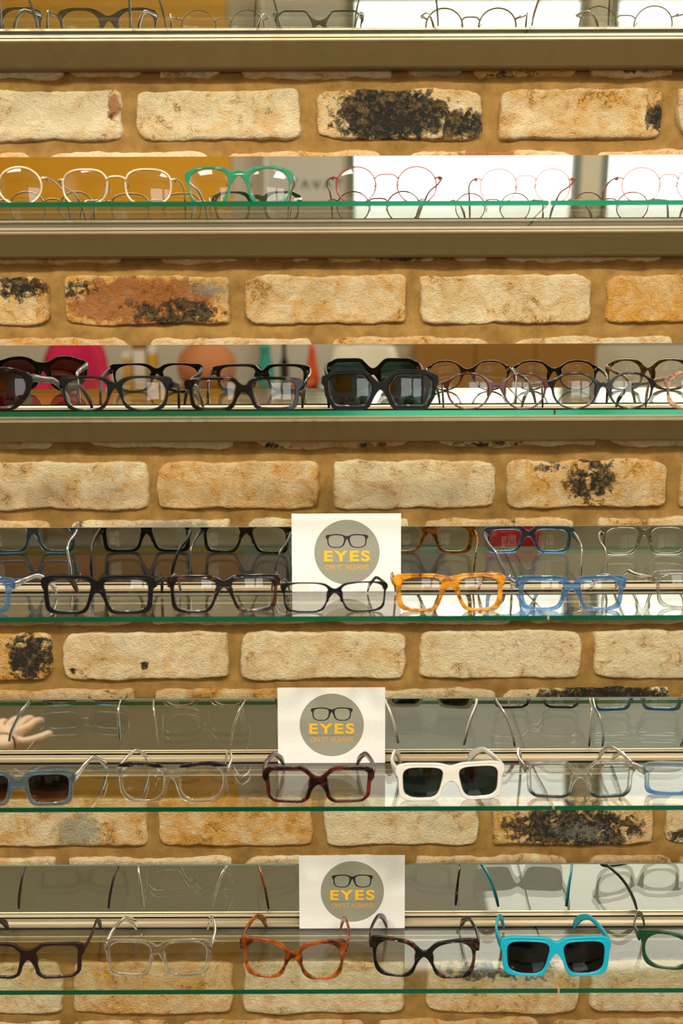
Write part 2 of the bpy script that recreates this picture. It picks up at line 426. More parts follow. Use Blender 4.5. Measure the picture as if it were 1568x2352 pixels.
        if wire:
            c = int(len(q)*.62)
            vv, ff = tube(path[:c+1], .0008*sp.get('aw', 1.6)/1.2)
            tpl = link('temple', pydata('temple', vv, ff), tm, root)
            vv, ff = strip_sweep(path[c-1:], (q[c-1:, 3]*.00052), (q[c-1:, 4]*.00085))
            link('temple_tip', pydata('temple_tip', vv, ff), M[sp.get('tip', 'slate')], tpl)
        else:
            vv, ff = strip_sweep(path, q[:, 3]*.001, q[:, 4]*.001)
            tpl = link('temple', pydata('temple', vv, ff), tm, root)
        hv, hf = box_data(x0-sx*.0028-.0014, x0-sx*.0028+.0014, y0-.001, y0+.006, zh-.0018, zh+.0018)
        link('hinge', pydata('hinge', hv, hf), M['steel'], tpl, smooth=False)
    return root
def at_y(z, Y):
    """pixel row at which a point of height z and depth Y is seen (x = centre)"""
    h = ZC+ZO-z; t = (D+Y)*math.cos(TH)+h*math.sin(TH); return CY+F*(h*math.cos(TH)-(D+Y)*math.sin(TH))/t

G = []
def g(**kw): G.append(kw)
GN = {1: 'glasses on the top shelf', 2: 'glasses on the second shelf', 3: 'glasses on the third shelf', 4: 'glasses on the fourth shelf', 5: 'glasses on the fifth shelf', 6: 'glasses on the bottom shelf'}
SQ = dict(n=3.6, taper=.05, cut=.16)
RD = dict(n=2.05)
# bottom shelf
g(k=6, c=(-7, 123), wh=(95, 68), yb=2243, t=(5.2, 5, 3.4, 5), poly='square', bt=.82, bb=.12, m='brown_matte', e=4, ea=34, arm=(4.2, 2.2, 4.5), toe=4, label='matte dark brown rectangular glasses cut by the left edge of the bottom shelf')
g(k=6, c=(291.5, 418), wh=(96, 72), yb=2240, t=(4.2, 4.5, 3.4, 4.5), m='crystal', bt=.86, bb=.30, e=3, toe=16, arm=(4.5, 2.4, 5), aw=2, **SQ, label='fully transparent colourless square glasses on the bottom shelf')
g(k=6, c=(603, 729), wh=(91, 77), yb=2247, yaw=-4, t=(5.5, 4.4, 2.6, 4), m='tort_orange', n=2.4, cut=.12, taper=.08, up=.14, bt=.52, bb=.14, e=6, ea=40, toe=14, arm=(4, 2.8, 5), aw=2, label='orange tortoiseshell upswept glasses in front of the lowest white card')
g(k=6, c=(902, 1031), wh=(92, 77), yb=2247, yaw=-4, t=(5.5, 4.4, 2.6, 4), m='tort_dark', n=2.4, cut=.12, taper=.08, up=.14, bt=.50, bb=.14, e=6, ea=40, toe=16, arm=(4, 2.8, 5), aw=2, label='nearly black tortoiseshell upswept glasses right of the lowest white card')
g(k=6, c=(1205.5, 1334), wh=(96, 73), yb=2245, t=(6.2, 6.6, 3.6, 4.8), m='cyan', lens='sun_black', n=3.8, taper=.05, cut=.2, bt=.98, bb=.28, e=2, toe=18, arm=(8, 3.4, 5.4), aw=2.2, dep=5, name='sunglasses', cat='sunglasses', label='bright turquoise sunglasses with black lenses on the bottom shelf')
g(k=6, c=(1527, 1655), wh=(97, 75), yb=2237, yaw=-8, t=(4.8, 4.2, 2.8, 4), m='green_dark', n=2.3, taper=.05, up=.1, bt=.6, bb=.2, e=7, ea=38, toe=20, arm=(5, 2.6, 4), label='dark green round upswept glasses at the right end of the bottom shelf')
# fifth shelf
g(k=5, c=(-30, 107), wh=(92, 64), yb=1846, t=(6, 4.6, 4.2, 5), m='blue_grey', lens='sun_grad', n=4, taper=.04, cut=.12, bt=.75, bb=.1, e=3, toe=-12, arm=(6, 3, 4), aw=2, name='sunglasses', cat='sunglasses', label='translucent blue grey sunglasses with graduated dark lenses, left end of fifth shelf')
g(k=5, c=(324, 457), wh=(98, 79), yb=1840, t=(4.6, 4.2, 2.8, 4), m='crystal_brow', n=2.5, taper=.07, up=.04, bt=.66, bb=.30, e=3.5, toe=14, arm=(3.6, 2.2, 3.2), aw=1.7, label='clear panto glasses with a thin black top line on the fifth shelf')
g(k=5, c=(660, 793), wh=(94, 67), yb=1844, t=(6, 5, 4, 5.4), m='tort_red', poly='square', taper=.02, bt=.62, bb=.05, e=3.6, ea=30, toe=16, arm=(5, 3.4, 4.4), aw=2.3, label='thick dark red tortoiseshell square glasses before the middle white card')
g(k=5, c=(966, 1095), wh=(92, 69), yb=1839, yaw=4, t=(5.4, 6, 4, 5), m='white', lens='sun_grey', n=4, taper=.04, cut=.2, bt=1.08, bb=.1, e=3, toe=18, arm=(7.5, 3.4, 6), aw=2.4, dep=5, name='sunglasses', cat='sunglasses', label='white sunglasses with dark grey lenses right of the middle card')
g(k=5, c=(1262, 1394), wh=(94, 73), yb=1837, t=(3.8, 5, 4, 4.6), m='crystal_low', poly='square', bt=.55, bb=.1, e=4, toe=14, arm=(5, 2.2, 3.2), aw=1.8, label='colourless glasses with smoky black lower rims on the fifth shelf')
g(k=5, c=(1535, 1665), wh=(94, 56), yb=1832, t=(8, 5, 4, 4.6), m='blue_pale', n=4, cut=.15, bt=1, bb=.3, e=3, toe=10, lean=-24, arm=(5, 2.4, 3.2), aw=1.8, label='clear glasses with vivid blue lower rims, right end of fifth shelf')
# fourth shelf
g(k=4, c=(-165, -37), wh=(95, 70), yb=1405, t=(5, 6, 4, 5), m='blue', **SQ, bt=.9, bb=.3, e=5, toe=-18, arm=(5, 3, 4), aw=2, label='blue transparent glasses half outside the left end of the fourth shelf')
g(k=4, c=(157.5, 288), wh=(100, 74), yb=1407, t=(5, 6, 3.6, 5.4), m='black_matte', n=4.2, taper=.05, cut=.2, bt=.94, bb=.25, e=3, toe=10, arm=(5, 3, 5), aw=2, label='matte black square glasses on the fourth shelf')
g(k=4, c=(447, 579), wh=(96, 73), yb=1405, yaw=5, t=(4.6, 4.6, 3.2, 4.4), m='tort_dark', n=3.4, taper=.05, cut=.22, bt=.9, bb=.4, e=5, ea=38, toe=6, arm=(4, 2.6, 4), tm='slate', label='dark brown tortoiseshell square glasses left of the topmost card')
g(k=4, c=(702.5, 832), wh=(99, 63), yb=1406, yaw=4, t=(1.6, 2.2, 1.8, 2.6), m='black_matte', n=3.4, taper=.05, cut=.16, drop=.08, bt=.62, bb=.3, e=3.4, ea=38, dep=3, toe=10, arm=(3.6, 2, 3), aw=1.2, label='thin black rectangular glasses in front of the topmost card')
g(k=4, c=(965.5, 1098), wh=(92, 72), yb=1406, yaw=2, t=(4.8, 6, 3.4, 5.4), m='tort_amber', n=3.2, taper=.05, cut=.22, bt=1.08, bb=.42, e=4.6, ea=40, a1=118, toe=10, arm=(4.4, 2.6, 4), label='bright amber glasses just right of the topmost card')
g(k=4, c=(1246.5, 1376), wh=(91, 62), yb=1406, t=(6.4, 5.4, 4, 5), m='blue', n=3.6, taper=.06, cut=.16, bt=.86, bb=.3, e=4.5, ea=36, toe=12, arm=(4.4, 2.4, 4), aw=1.8, label='clear blue square glasses on the fourth shelf, right of the amber pair')
g(k=4, c=(1562, 1690), wh=(95, 74), yb=1403, t=(5, 3.6, 2.8, 4), m='crystal_grey', n=3, taper=.06, cut=.1, bt=.8, bb=.35, e=6, ea=36, toe=10, lean=-30, arm=(4.4, 2.4, 3), aw=1.7, label='smoky transparent glasses at the right end of the fourth shelf')
# third shelf
g(k=3, c=(-122, 13), wh=(98, 84), t=(5, 5, 5, 6), m='black', poly='hexl', lens='sun_red', bt=.8, bb=.2, e=4, toe=-14, arm=(5, 4, 4), aw=2.2, tm='slate', name='sunglasses', cat='sunglasses', label='dark angular sunglasses with red brown lenses, left end of third shelf')
g(k=3, c=(200, 332), wh=(100, 72), t=(2.8, 3.2, 2.4, 3.2), m='black_matte', n=2.5, taper=.08, cut=.06, bt=.74, bb=.32, e=6, ea=40, toe=8, arm=(5, 3.2, 4), aw=2, label='black rounded panto glasses, third shelf, beside the red brown sunglasses')
g(k=3, c=(494, 630), wh=(99, 64), t=(3.6, 5, 4, 5.2), m='black', n=3.6, taper=.05, cut=.14, bt=.66, bb=.12, e=6, ea=30, toe=4, arm=(5, 3.2, 4), aw=2.2, dep=5, label='glossy black rectangular glasses on the third shelf')
g(k=3, c=(805.5, 945), wh=(103, 73), t=(5.4, 5, 5.6, 5), m='black_matte', poly='hex', lens='sun_teal', bt=.5, bb=.0, e=2, toe=4, arm=(6, 4, 4), aw=2.2, dep=5, name='sunglasses', cat='sunglasses', label='chunky black hexagonal sunglasses in the middle of the third shelf')
g(k=3, c=(1078, 1206.5), wh=(91, 78), t=(2.4, 2.4, 2.2, 2.4), m='maroon', poly='crown', bt=.50, bb=.30, e=4, ea=24, toe=8, dep=3, arm=(2.6, 2.2, 3.4), aw=1.5, tm='slate', label='thin maroon round glasses on the third shelf')
g(k=3, c=(1322, 1451), wh=(94, 77), t=(2.6, 2.6, 2.4, 2.8), m='black', poly='crown', bt=.52, bb=.30, e=4, ea=24, toe=12, dep=3, arm=(2.6, 2.2, 3.4), aw=1.5, label='thin black round glasses on the third shelf, right of the maroon pair')
g(k=3, c=(1586, 1714), wh=(92, 80), t=(2.4, 2.4, 2.2, 2.4), m='tort_light', n=2.1, bt=.5, bb=.3, e=4, ea=24, toe=10, dep=3, arm=(2.6, 2.2, 3.4), aw=1.5, label='round speckled tortoiseshell glasses at the right end of the third shelf')
# second shelf
g(k=2, c=(-88, 50), wh=(96, 86), t=(1.5, 1.5, 1.5, 1.5), m='metal_cream', wire=1.3, **RD, toe=2, label='round cream metal glasses at the left end of the second shelf')
g(k=2, c=(199.5, 345), wh=(102, 80), t=(1.5, 1.5, 1.5, 1.5), m='metal_cream', wire=1.3, n=2.7, taper=.05, toe=6, label='squarish rose metal glasses before the yellow reflection, second shelf')
g(k=2, c=(484.5, 623), wh=(90, 80), t=(3, 2.2, 2, 3.8), m='green', n=2.5, taper=.07, cut=.06, bt=.92, bb=.62, a1=140, a2=-175, e=4, ea=26, pads=1, dep=3, toe=10, arm=(2.2, 1.8, 2.6), aw=1.3, tm='metal_grey', label='bright green acetate glasses on the second shelf')
g(k=2, c=(822.5, 962.5), wh=(89, 84), t=(1.5, 1.5, 1.5, 1.5), m='metal_red', wire=.9, **RD, toe=10, lean=-10, label='round dark red wire glasses on the second shelf, right of the green pair')
g(k=2, c=(1150, 1275), wh=(81, 78), t=(1.5, 1.5, 1.5, 1.5), m='metal_pink', wire=.7, **RD, toe=8, tip='slate', label='small round pink wire glasses, second shelf, over the bright window reflection')
g(k=2, c=(1478, 1603), wh=(85, 80), t=(1.5, 1.5, 1.5, 1.5), m='metal_pink', wire=.75, **RD, toe=10, label='round pink wire glasses at the right end of the second shelf')
# top shelf (fronts above the frame, seen in the mirror strip)
g(k=1, refl=1, c=(5, 107), wh=(78, 0), hmm=.042, t=(3.2, 3, 2, 3), m='grey_green', n=2.4, taper=.06, bt=.5, bb=.2, toe=10, arm=(3, 2.4, 3), dep=3, label='grey green glasses at the left end of the top shelf')
g(k=1, refl=1, c=(234, 352), wh=(77, 0), hmm=.040, t=(4, 3, 2, 3.6), m='slate', n=2.4, taper=.08, bt=.72, bb=.4, toe=8, arm=(2.6, 2.2, 3), dep=3, pads=1, label='dark slate panto glasses second from left on the top shelf')
g(k=1, refl=1, c=(484, 587), wh=(71, 0), hmm=.041, t=(1, 1, 1, 1), m='metal_grey', wire=.7, **RD, toe=8, label='round grey wire glasses on the top shelf, right of the slate pair')
g(k=1, refl=1, c=(688, 792), wh=(73, 0), hmm=.038, t=(2.4, 1.6, 1.2, 2), m='grey_green', poly='hex', bt=.5, bb=.25, toe=12, arm=(2.2, 1.8, 2.4), aw=1.2, dep=2.6, pads=1, label='grey green angular glasses in the middle of the top shelf')
g(k=1, refl=1, c=(1006, 1119), wh=(77, 0), hmm=.042, t=(1, 1, 1, 1), m='metal_gold', wire=1.1, **RD, toe=10, label='round bronze wire glasses on the top shelf')
g(k=1, refl=1, c=(1333, 1450), wh=(78, 0), hmm=.044, t=(1, 1, 1, 1), m='metal_gold', wire=.8, **RD, toe=10, label='fine bronze wire round glasses towards the right of the top shelf')
for sp in G:
    sp['group'] = GN[sp['k']]
    spectacles(sp)

# ------------------------------------------------------------------ shelf fixtures
XL, XR = -1.1, 1.1
M['glass'] = clear_sheet('shelf_glass', (.955, .985, .965))
def edge_mat():
    m, nt, o = newmat('green_glass_edge')
    p = N(nt, 'ShaderNodeBsdfPrincipled', Roughness=.2, IOR=1.5, Metallic=.8)
    p.inputs['Base Color'].default_value = (.003, .21, .095, 1); p.inputs['Coat Weight'].default_value = .5; p.inputs['Coat Roughness'].default_value = .08
    nt.links.new(p.outputs[0], o.inputs[0]); return m
M['edge'] = edge_mat()
def mirror_mat():
    m, nt, o = newmat('mirror_silver')
    g_ = N(nt, 'ShaderNodeBsdfGlossy', Roughness=.0); g_.inputs['Color'].default_value = (.80, .82, .76, 1)
    nt.links.new(g_.outputs[0], o.inputs[0]); return m
M['mirror'] = mirror_mat()
M['mirror_edge'] = solid('mirror_ground_edge', rgb('#7d8f80'), .35)
M['alu'] = solid('brushed_aluminium', rgb('#b5a68a'), .38, metal=.75, stretch=(1, 12, 12), bscale=12, bump=.02)
M['alu_face'] = solid('taupe_brushed_face', rgb('#806b43'), .45, metal=.35, stretch=(2, 30, 30), bscale=30, bump=.05)
M['gap'] = solid('dark_gasket', rgb('#232722'), .6)
def plate(name, x0, x1, k):
    v, f = box_data(x0, x1, yf(k), .0, zs(k)-.006, zs(k))
    me = pydata(name, v, f); me.materials.append(M['glass']); me.materials.append(M['edge']); me.materials.append(M['gap'])
    for p in me.polygons:
        if abs(p.normal.y) > .5: p.material_index = 2 if p.center.y > -.01 else 1
    # the back end sits inside the rail clamp
    return link(name, me, None, None, smooth=False)
ORD = {1: 'topmost', 2: 'second', 3: 'third', 4: 'fourth', 5: 'fifth', 6: 'lowest'}
JX = {1: 1268, 2: 1267, 3: 1275, 4: 1257, 5: 1266, 6: 1275}
for k in range(1, 7):
    xj = at(JX[k], at_y(zs(k), yf(k)), yf(k))[0]
    tag(plate('glass_shelf', XL, xj-.0012, k), 'clear glass shelf with green front edge, %s shelf, long plate left of the joint' % ORD[k], 'glass shelf', 'glass shelf plates')
    tag(plate('glass_shelf', xj+.0012, XR, k), 'clear glass shelf with green front edge, %s shelf, plate right of the joint' % ORD[k], 'glass shelf', 'glass shelf plates')
    z = zs(k)
    # mirror strip, leaning slightly forward
    lean = .115 if k == 1 else .0903; H = .0793; yb_, zb_ = .0135, z+.0086
    yt, zt = yb_-math.sin(lean)*H, zb_+math.cos(lean)*H
    n_ = (math.cos(lean)*.004, math.sin(lean)*.004)
    prof = [(yb_, zb_), (yt, zt), (yt+n_[0], zt+n_[1]), (yb_+n_[0], zb_+n_[1])]
    mo = prism_x('mirror_strip', prof, XL, XR, M['mirror']); mo.data.materials.append(M['mirror_edge'])
    for p in mo.data.polygons:
        if not (abs(p.normal.y) > .9 and p.center.y < (yb_+yt)/2+.001): p.material_index = 1
    tag(mo, 'narrow leaning mirror strip on the brick wall behind the %s glass shelf' % ORD[k], 'mirror', 'mirror strips')
    r = empty('shelf_rail', (0, 0, z)); tag(r, 'brushed aluminium wall rail clamping the back of the %s glass shelf' % ORD[k], 'shelf rail', 'aluminium shelf rails')
    # upper clamp: two lips with a groove
    prism_x('upper_lip', [(-.002, .0010), (-.0038, .0016), (-.0038, .0040), (-.003, .0046), (-.0005, .0046), (.0, .0034), (.0088, .0044), (.0092, .0062), (.0105, .0068), (.0128, .0068), (.0128, .0052), (.021, .0052), (.021, .0010)], XL, XR, M['alu'], r)
    prism_x('gasket', [(.001, .0), (.001, .0018), (.010, .0018), (.010, .0)], XL, XR, M['gap'], r)
    prism_x('lower_lip', [(-.0125, -.0062), (-.0135, -.0070), (-.0135, -.0100), (-.0118, -.0104), (-.0118, -.0132), (.021, -.0132), (.021, -.0062)], XL, XR, M['alu'], r)
    prism_x('back_plate', [(.011, .0015), (.0205, .0015), (.0205, -.0065), (.011, -.0065)], XL, XR, M['gap'], r)
    prism_x('face', [(-.0119, -.0134), (-.0128, -.0150), (.0060, -.0405), (.0085, -.0425), (.021, -.0425), (.021, -.0134)], XL, XR, M['alu_face'], r)

# ------------------------------------------------------------------ brick wall
YW = .022; YM = .031
def brick_mat():
    m, nt, o = newmat('reclaimed_yellow_brick')
    p = N(nt, 'ShaderNodeBsdfPrincipled', Roughness=.88); p.inputs['Specular IOR Level'].default_value = .25
    at_ = N(nt, 'ShaderNodeAttribute', attribute_name='stain'); tn = N(nt, 'ShaderNodeAttribute', attribute_name='tone')
    tc = N(nt, 'ShaderNodeTexCoord')
    def noise_(sc, det=6, rough=.6, dist=0):
        n = N(nt, 'ShaderNodeTexNoise', Scale=sc, Detail=det, Roughness=rough, Distortion=dist); nt.links.new(tc.outputs['Object'], n.inputs['Vector']); return n
    n1 = noise_(26, 8, .68, .8); n2 = noise_(160, 8, .7); n3 = noise_(420, 4, .6); n4 = noise_(75, 6, .65, .4)
    def math_(op, a, b=None, c=None, clamp=False):
        n = N(nt, 'ShaderNodeMath', operation=op); n.use_clamp = clamp
        for i, q in enumerate((a, b, c)):
            if q is None: continue
            if isinstance(q, (int, float)): n.inputs[i].default_value = q
            else: nt.links.new(q, n.inputs[i])
        return n.outputs[0]
    def mix(fac, a, b, bt='MIX'):
        n = N(nt, 'ShaderNodeMix', data_type='RGBA', blend_type=bt)
        for i, q in ((0, fac), (6, a), (7, b)):
            if isinstance(q, (int, float)): n.inputs[i].default_value = q
            elif isinstance(q, tuple): n.inputs[i].default_value = q
            else: nt.links.new(q, n.inputs[i])
        return n.outputs[2]
    sep = N(nt, 'ShaderNodeSeparateColor'); nt.links.new(at_.outputs['Color'], sep.inputs[0])
    st = N(nt, 'ShaderNodeSeparateColor'); nt.links.new(tn.outputs['Color'], st.inputs[0])
    och = math_('MULTIPLY_ADD', math_('SUBTRACT', n1.outputs[0], .5), 3.0, st.outputs[0], True)
    c = mix(och, rgb('#edd8ae'), rgb('#d99b42'))
    wh = math_('MULTIPLY', math_('MULTIPLY_ADD', math_('SUBTRACT', n4.outputs[0], .56), 5.0, 0.0, True), .55)
    c = mix(wh, c, rgb('#f2e7cd'))
    dk = math_('MULTIPLY', math_('MULTIPLY_ADD', math_('SUBTRACT', n2.outputs[0], .60), 6.0, 0.0, True), .45)
    c = mix(dk, c, rgb('#a8783a'))
    pit = math_('MULTIPLY_ADD', math_('SUBTRACT', .34, n4.outputs[0]), 9.0, 0.0, True)
    c = mix(math_('MULTIPLY', pit, .55), c, rgb('#6b4c26'))
    # red burnt patches, then black char with speckles
    vo = N(nt, 'ShaderNodeTexVoronoi', feature='DISTANCE_TO_EDGE', Scale=17); wv = N(nt, 'ShaderNodeMix', data_type='RGBA'); wv.inputs[0].default_value = .12
    nt.links.new(tc.outputs['Object'], wv.inputs[6]); nt.links.new(n4.outputs['Color'], wv.inputs[7]); nt.links.new(wv.outputs[2], vo.inputs['Vector'])
    crk = math_('MULTIPLY', math_('SUBTRACT', 1.0, math_('MULTIPLY', vo.outputs[0], 28.0), None, True), math_('MULTIPLY_ADD', math_('SUBTRACT', n1.outputs[0], .55), 9.0, 0.0, True))
    c = mix(math_('MULTIPLY', crk, .5), c, rgb('#6f4d28'))
    rd = math_('MULTIPLY_ADD', math_('SUBTRACT', math_('ADD', sep.outputs[1], math_('MULTIPLY', math_('SUBTRACT', n4.outputs[0], .5), 1.5)), .48), 5.0, 0.0, True)
    rc = mix(n2.outputs[0], rgb('#7d3a22'), rgb('#c17a3c')); c = mix(math_('MULTIPLY', rd, .85), c, rc)
    ch = math_('MULTIPLY_ADD', math_('SUBTRACT', math_('ADD', sep.outputs[0], math_('MULTIPLY', math_('SUBTRACT', n4.outputs[0], .5), 1.9)), .5), 5.0, 0.0, True)
    spk = math_('MULTIPLY_ADD', math_('SUBTRACT', math_('ADD', math_('MULTIPLY', n2.outputs[0], .55), math_('MULTIPLY', n4.outputs[0], .45)), .5), 8.0, 0.0, True)
    cc = mix(spk, mix(n3.outputs[0], rgb('#1f221f'), rgb('#4a4438')), mix(n1.outputs[0], rgb('#6f6756'), rgb('#b98d48')))
    c = mix(ch, c, cc)
    gr = math_('MULTIPLY_ADD', math_('SUBTRACT', math_('ADD', sep.outputs[2], math_('MULTIPLY', math_('SUBTRACT', n2.outputs[0], .5), 1.6)), .5), 4.0, 0.0, True)
    c = mix(math_('MULTIPLY', gr, .75), c, rgb('#9b9685'))
    nt.links.new(c, p.inputs['Base Color'])
    hgt = math_('ADD', math_('MULTIPLY', n2.outputs[0], 1.1), math_('ADD', math_('MULTIPLY', n4.outputs[0], 1.2), math_('MULTIPLY', n3.outputs[0], .55)))
    hgt = math_('ADD', hgt, math_('MULTIPLY', math_('MULTIPLY', ch, n2.outputs[0]), 2.2))
    hgt = math_('SUBTRACT', hgt, math_('MULTIPLY', crk, .8))
    b = N(nt, 'ShaderNodeBump', Strength=1.0, Distance=.0040); nt.links.new(hgt, b.inputs['Height']); nt.links.new(b.outputs[0], p.inputs['Normal'])
    nt.links.new(p.outputs[0], o.inputs[0]); return m
def mortar_mat():
    m, nt, o = newmat('sandy_mortar')
    p = N(nt, 'ShaderNodeBsdfPrincipled', Roughness=.92); p.inputs['Specular IOR Level'].default_value = .2
    tc = N(nt, 'ShaderNodeTexCoord'); n = N(nt, 'ShaderNodeTexNoise', Scale=35, Detail=8, Roughness=.65); n2 = N(nt, 'ShaderNodeTexNoise', Scale=700, Detail=3)
    for q in (n, n2): nt.links.new(tc.outputs['Object'], q.inputs['Vector'])
    cr = N(nt, 'ShaderNodeValToRGB'); cr.color_ramp.elements[0].position = .3; cr.color_ramp.elements[0].color = rgb('#7a5a2b'); cr.color_ramp.elements[1].position = .72; cr.color_ramp.elements[1].color = rgb('#a88146')
    nt.links.new(n.outputs[0], cr.inputs[0]); nt.links.new(cr.outputs[0], p.inputs['Base Color'])
    ad = N(nt, 'ShaderNodeMath', operation='MULTIPLY_ADD'); ad.inputs[1].default_value = .5
    nt.links.new(n2.outputs[0], ad.inputs[0]); nt.links.new(n.outputs[0], ad.inputs[2])
    b = N(nt, 'ShaderNodeBump', Strength=.7, Distance=.0015); nt.links.new(ad.outputs[0], b.inputs['Height']); nt.links.new(b.outputs[0], p.inputs['Normal'])
    nt.links.new(p.outputs[0], o.inputs[0]); return m
# rows of bricks read off the wall: (top y, bottom y, [x edges of each brick], {index: stain spec})
ROWS = [
 (62, 178, [(-330, -30), (-8, 150), (162, 330), (372, 515), (558, 905), (948, 1075), (1085, 1335), (1368, 1560), (1590, 1900)]),
 (203, 320, [(-400, -130), (-100, 287), (318, 698), (728, 1117), (1150, 1530), (1562, 1940)]),
 (345, 462, [(-300, 82), (108, 492), (520, 890), (942, 1328), (1368, 1740)]),
 (487, 603, [(-120, 290), (362, 718), (748, 1010), (1040, 1125), (1165, 1540), (1575, 1940)]),
 (630, 745, [(-290, 118), (150, 532), (562, 940), (966, 1364), (1392, 1770)]),
 (773, 885, [(-100, 308), (345, 722), (762, 1130), (1180, 1550), (1585, 1940)]),
 (915, 1029, [(-300, 122), (192, 540), (583, 945), (1005, 1376), (1402, 1780)]),
 (1058, 1170, [(-80, 342), (358, 733), (762, 1138), (1160, 1535), (1560, 1930)]),
 (1190, 1300, [(-290, 120), (155, 530), (560, 940), (972, 1320), (1368, 1760)]),
 (1322, 1437, [(-100, 300), (340, 735), (765, 1180), (1212, 1600)]),
 (1450, 1562, [(-290, 118), (140, 523), (547, 930), (957, 1335), (1360, 1760)]),
 (1583, 1690, [(-90, 318), (350, 745), (775, 1138), (1150, 1537), (1560, 1930)]),
 (1712, 1815, [(-270, 120), (150, 540), (565, 940), (970, 1340), (1365, 1760)]),
 (1828, 1945, [(-60, 333), (355, 712), (738, 1095), (1125, 1500), (1520, 1890)]),
 (1968, 2075, [(-260, 125), (150, 527), (552, 915), (945, 1300), (1345, 1540), (1548, 1900)]),
 (2092, 2188, [(-60, 330), (355, 740), (765, 1150), (1180, 1560), (1585, 1900)]),
 (2208, 2331, [(-240, 135), (160, 530), (548, 922), (970, 1325), (1348, 1730)]),
 (2346, 2455, [(-60, 130), (157, 380), (400, 840), (860, 1240), (1265, 1640)]),
]
# stains: (row, x, y, radius x, radius y, kind, weight); kinds r = char, g = red, b = grey
ST = [(1, 900, 262, 130, 62, 0, 1.15), (1, 1060, 285, 70, 32, 0, .95), (1, 1515, 275, 28, 34, 0, .9), (1, 268, 240, 18, 40, 1, .9), (1, 270, 270, 16, 26, 0, .55),
      (4, 330, 690, 190, 62, 1, 1.0), (4, 400, 715, 130, 38, 0, .72), (4, 180, 660, 46, 26, 0, .7), (4, 40, 655, 95, 34, 0, .75), (4, 60, 650, 100, 40, 1, .7), (4, 480, 660, 70, 30, 2, .7),
      (2, 1130, 358, 90, 22, 1, .85), (3, 620, 598, 90, 18, 1, .8), (3, 930, 596, 90, 20, 0, .6),
      (7, 1355, 1110, 62, 62, 0, .78), (7, 1350, 1110, 60, 60, 1, .7), (7, 1270, 1075, 60, 16, 0, .6), (6, 620, 1026, 80, 12, 0, .6), (6, 1120, 1025, 120, 12, 0, .6), (6, 850, 1025, 90, 12, 0, .55),
      (8, 390, 1208, 130, 26, 2, .8), (8, 190, 1208, 30, 26, 0, .5), (8, 1170, 1205, 30, 22, 0, .55), (10, 66, 1505, 55, 60, 0, 1.0), (10, 20, 1540, 22, 20, 1, .6), (10, 330, 1525, 10, 10, 0, .8), (10, 165, 1535, 14, 10, 0, .8), (10, 1190, 1500, 130, 60, 2, .5),
      (11, 1390, 1602, 150, 26, 0, 1.1), (11, 60, 1600, 120, 26, 1, .45), (11, 240, 1600, 60, 22, 0, .45),
      (13, 1310, 1905, 185, 70, 0, .82), (13, 1190, 1915, 30, 22, 1, .8), (13, 1400, 1905, 40, 50, 1, .7), (13, 175, 1905, 55, 48, 2, 1.0), (13, 1330, 1915, 90, 36, 2, .7), (13, 1550, 1930, 26, 26, 0, .8),
      (0, 1020, 168, 70, 14, 2, .9), (0, 1160, 172, 120, 12, 0, .55), (0, 1480, 162, 60, 14, 0, .8), (0, 450, 168, 90, 12, 2, .6), (16, 1130, 2230, 160, 34, 0, .62), (16, 1180, 2215, 110, 22, 1, .5), (14, 1035, 1985, 60, 14, 2, .6), (14, 640, 1980, 60, 14, 2, .6)]
TONE = {(0, 1): .1, (1, 1): .08, (1, 2): .12, (1, 3): .35, (1, 4): .5, (2, 0): .75, (2, 1): .12, (2, 2): .62, (2, 3): .3, (2, 4): .5, (3, 4): .3,
        (4, 0): .6, (4, 1): .75, (4, 2): .5, (4, 3): .32, (4, 4): .95, (5, 0): .62, (5, 1): .3, (5, 2): .5, (5, 3): .35, (6, 1): .2, (7, 0): .3, (7, 1): .62, (7, 2): .16, (7, 3): .55, (7, 4): .6,
        (8, 0): .5, (8, 1): .25, (8, 2): .15, (8, 3): .5, (8, 4): .4, (10, 0): .8, (10, 1): .3, (10, 2): .22, (10, 3): .1, (10, 4): .12, (11, 0): .5, (11, 1): .6, (11, 2): .2, (11, 3): .3,
        (13, 0): .45, (13, 1): .72, (13, 2): .12, (13, 3): .6, (13, 4): .2, (14, 0): .15, (14, 1): .12, (14, 2): .15, (14, 3): .3, (14, 4): .35, (16, 0): .2, (16, 1): .55, (16, 2): .2, (16, 3): .45, (16, 4): .2, (17, 0): .4}
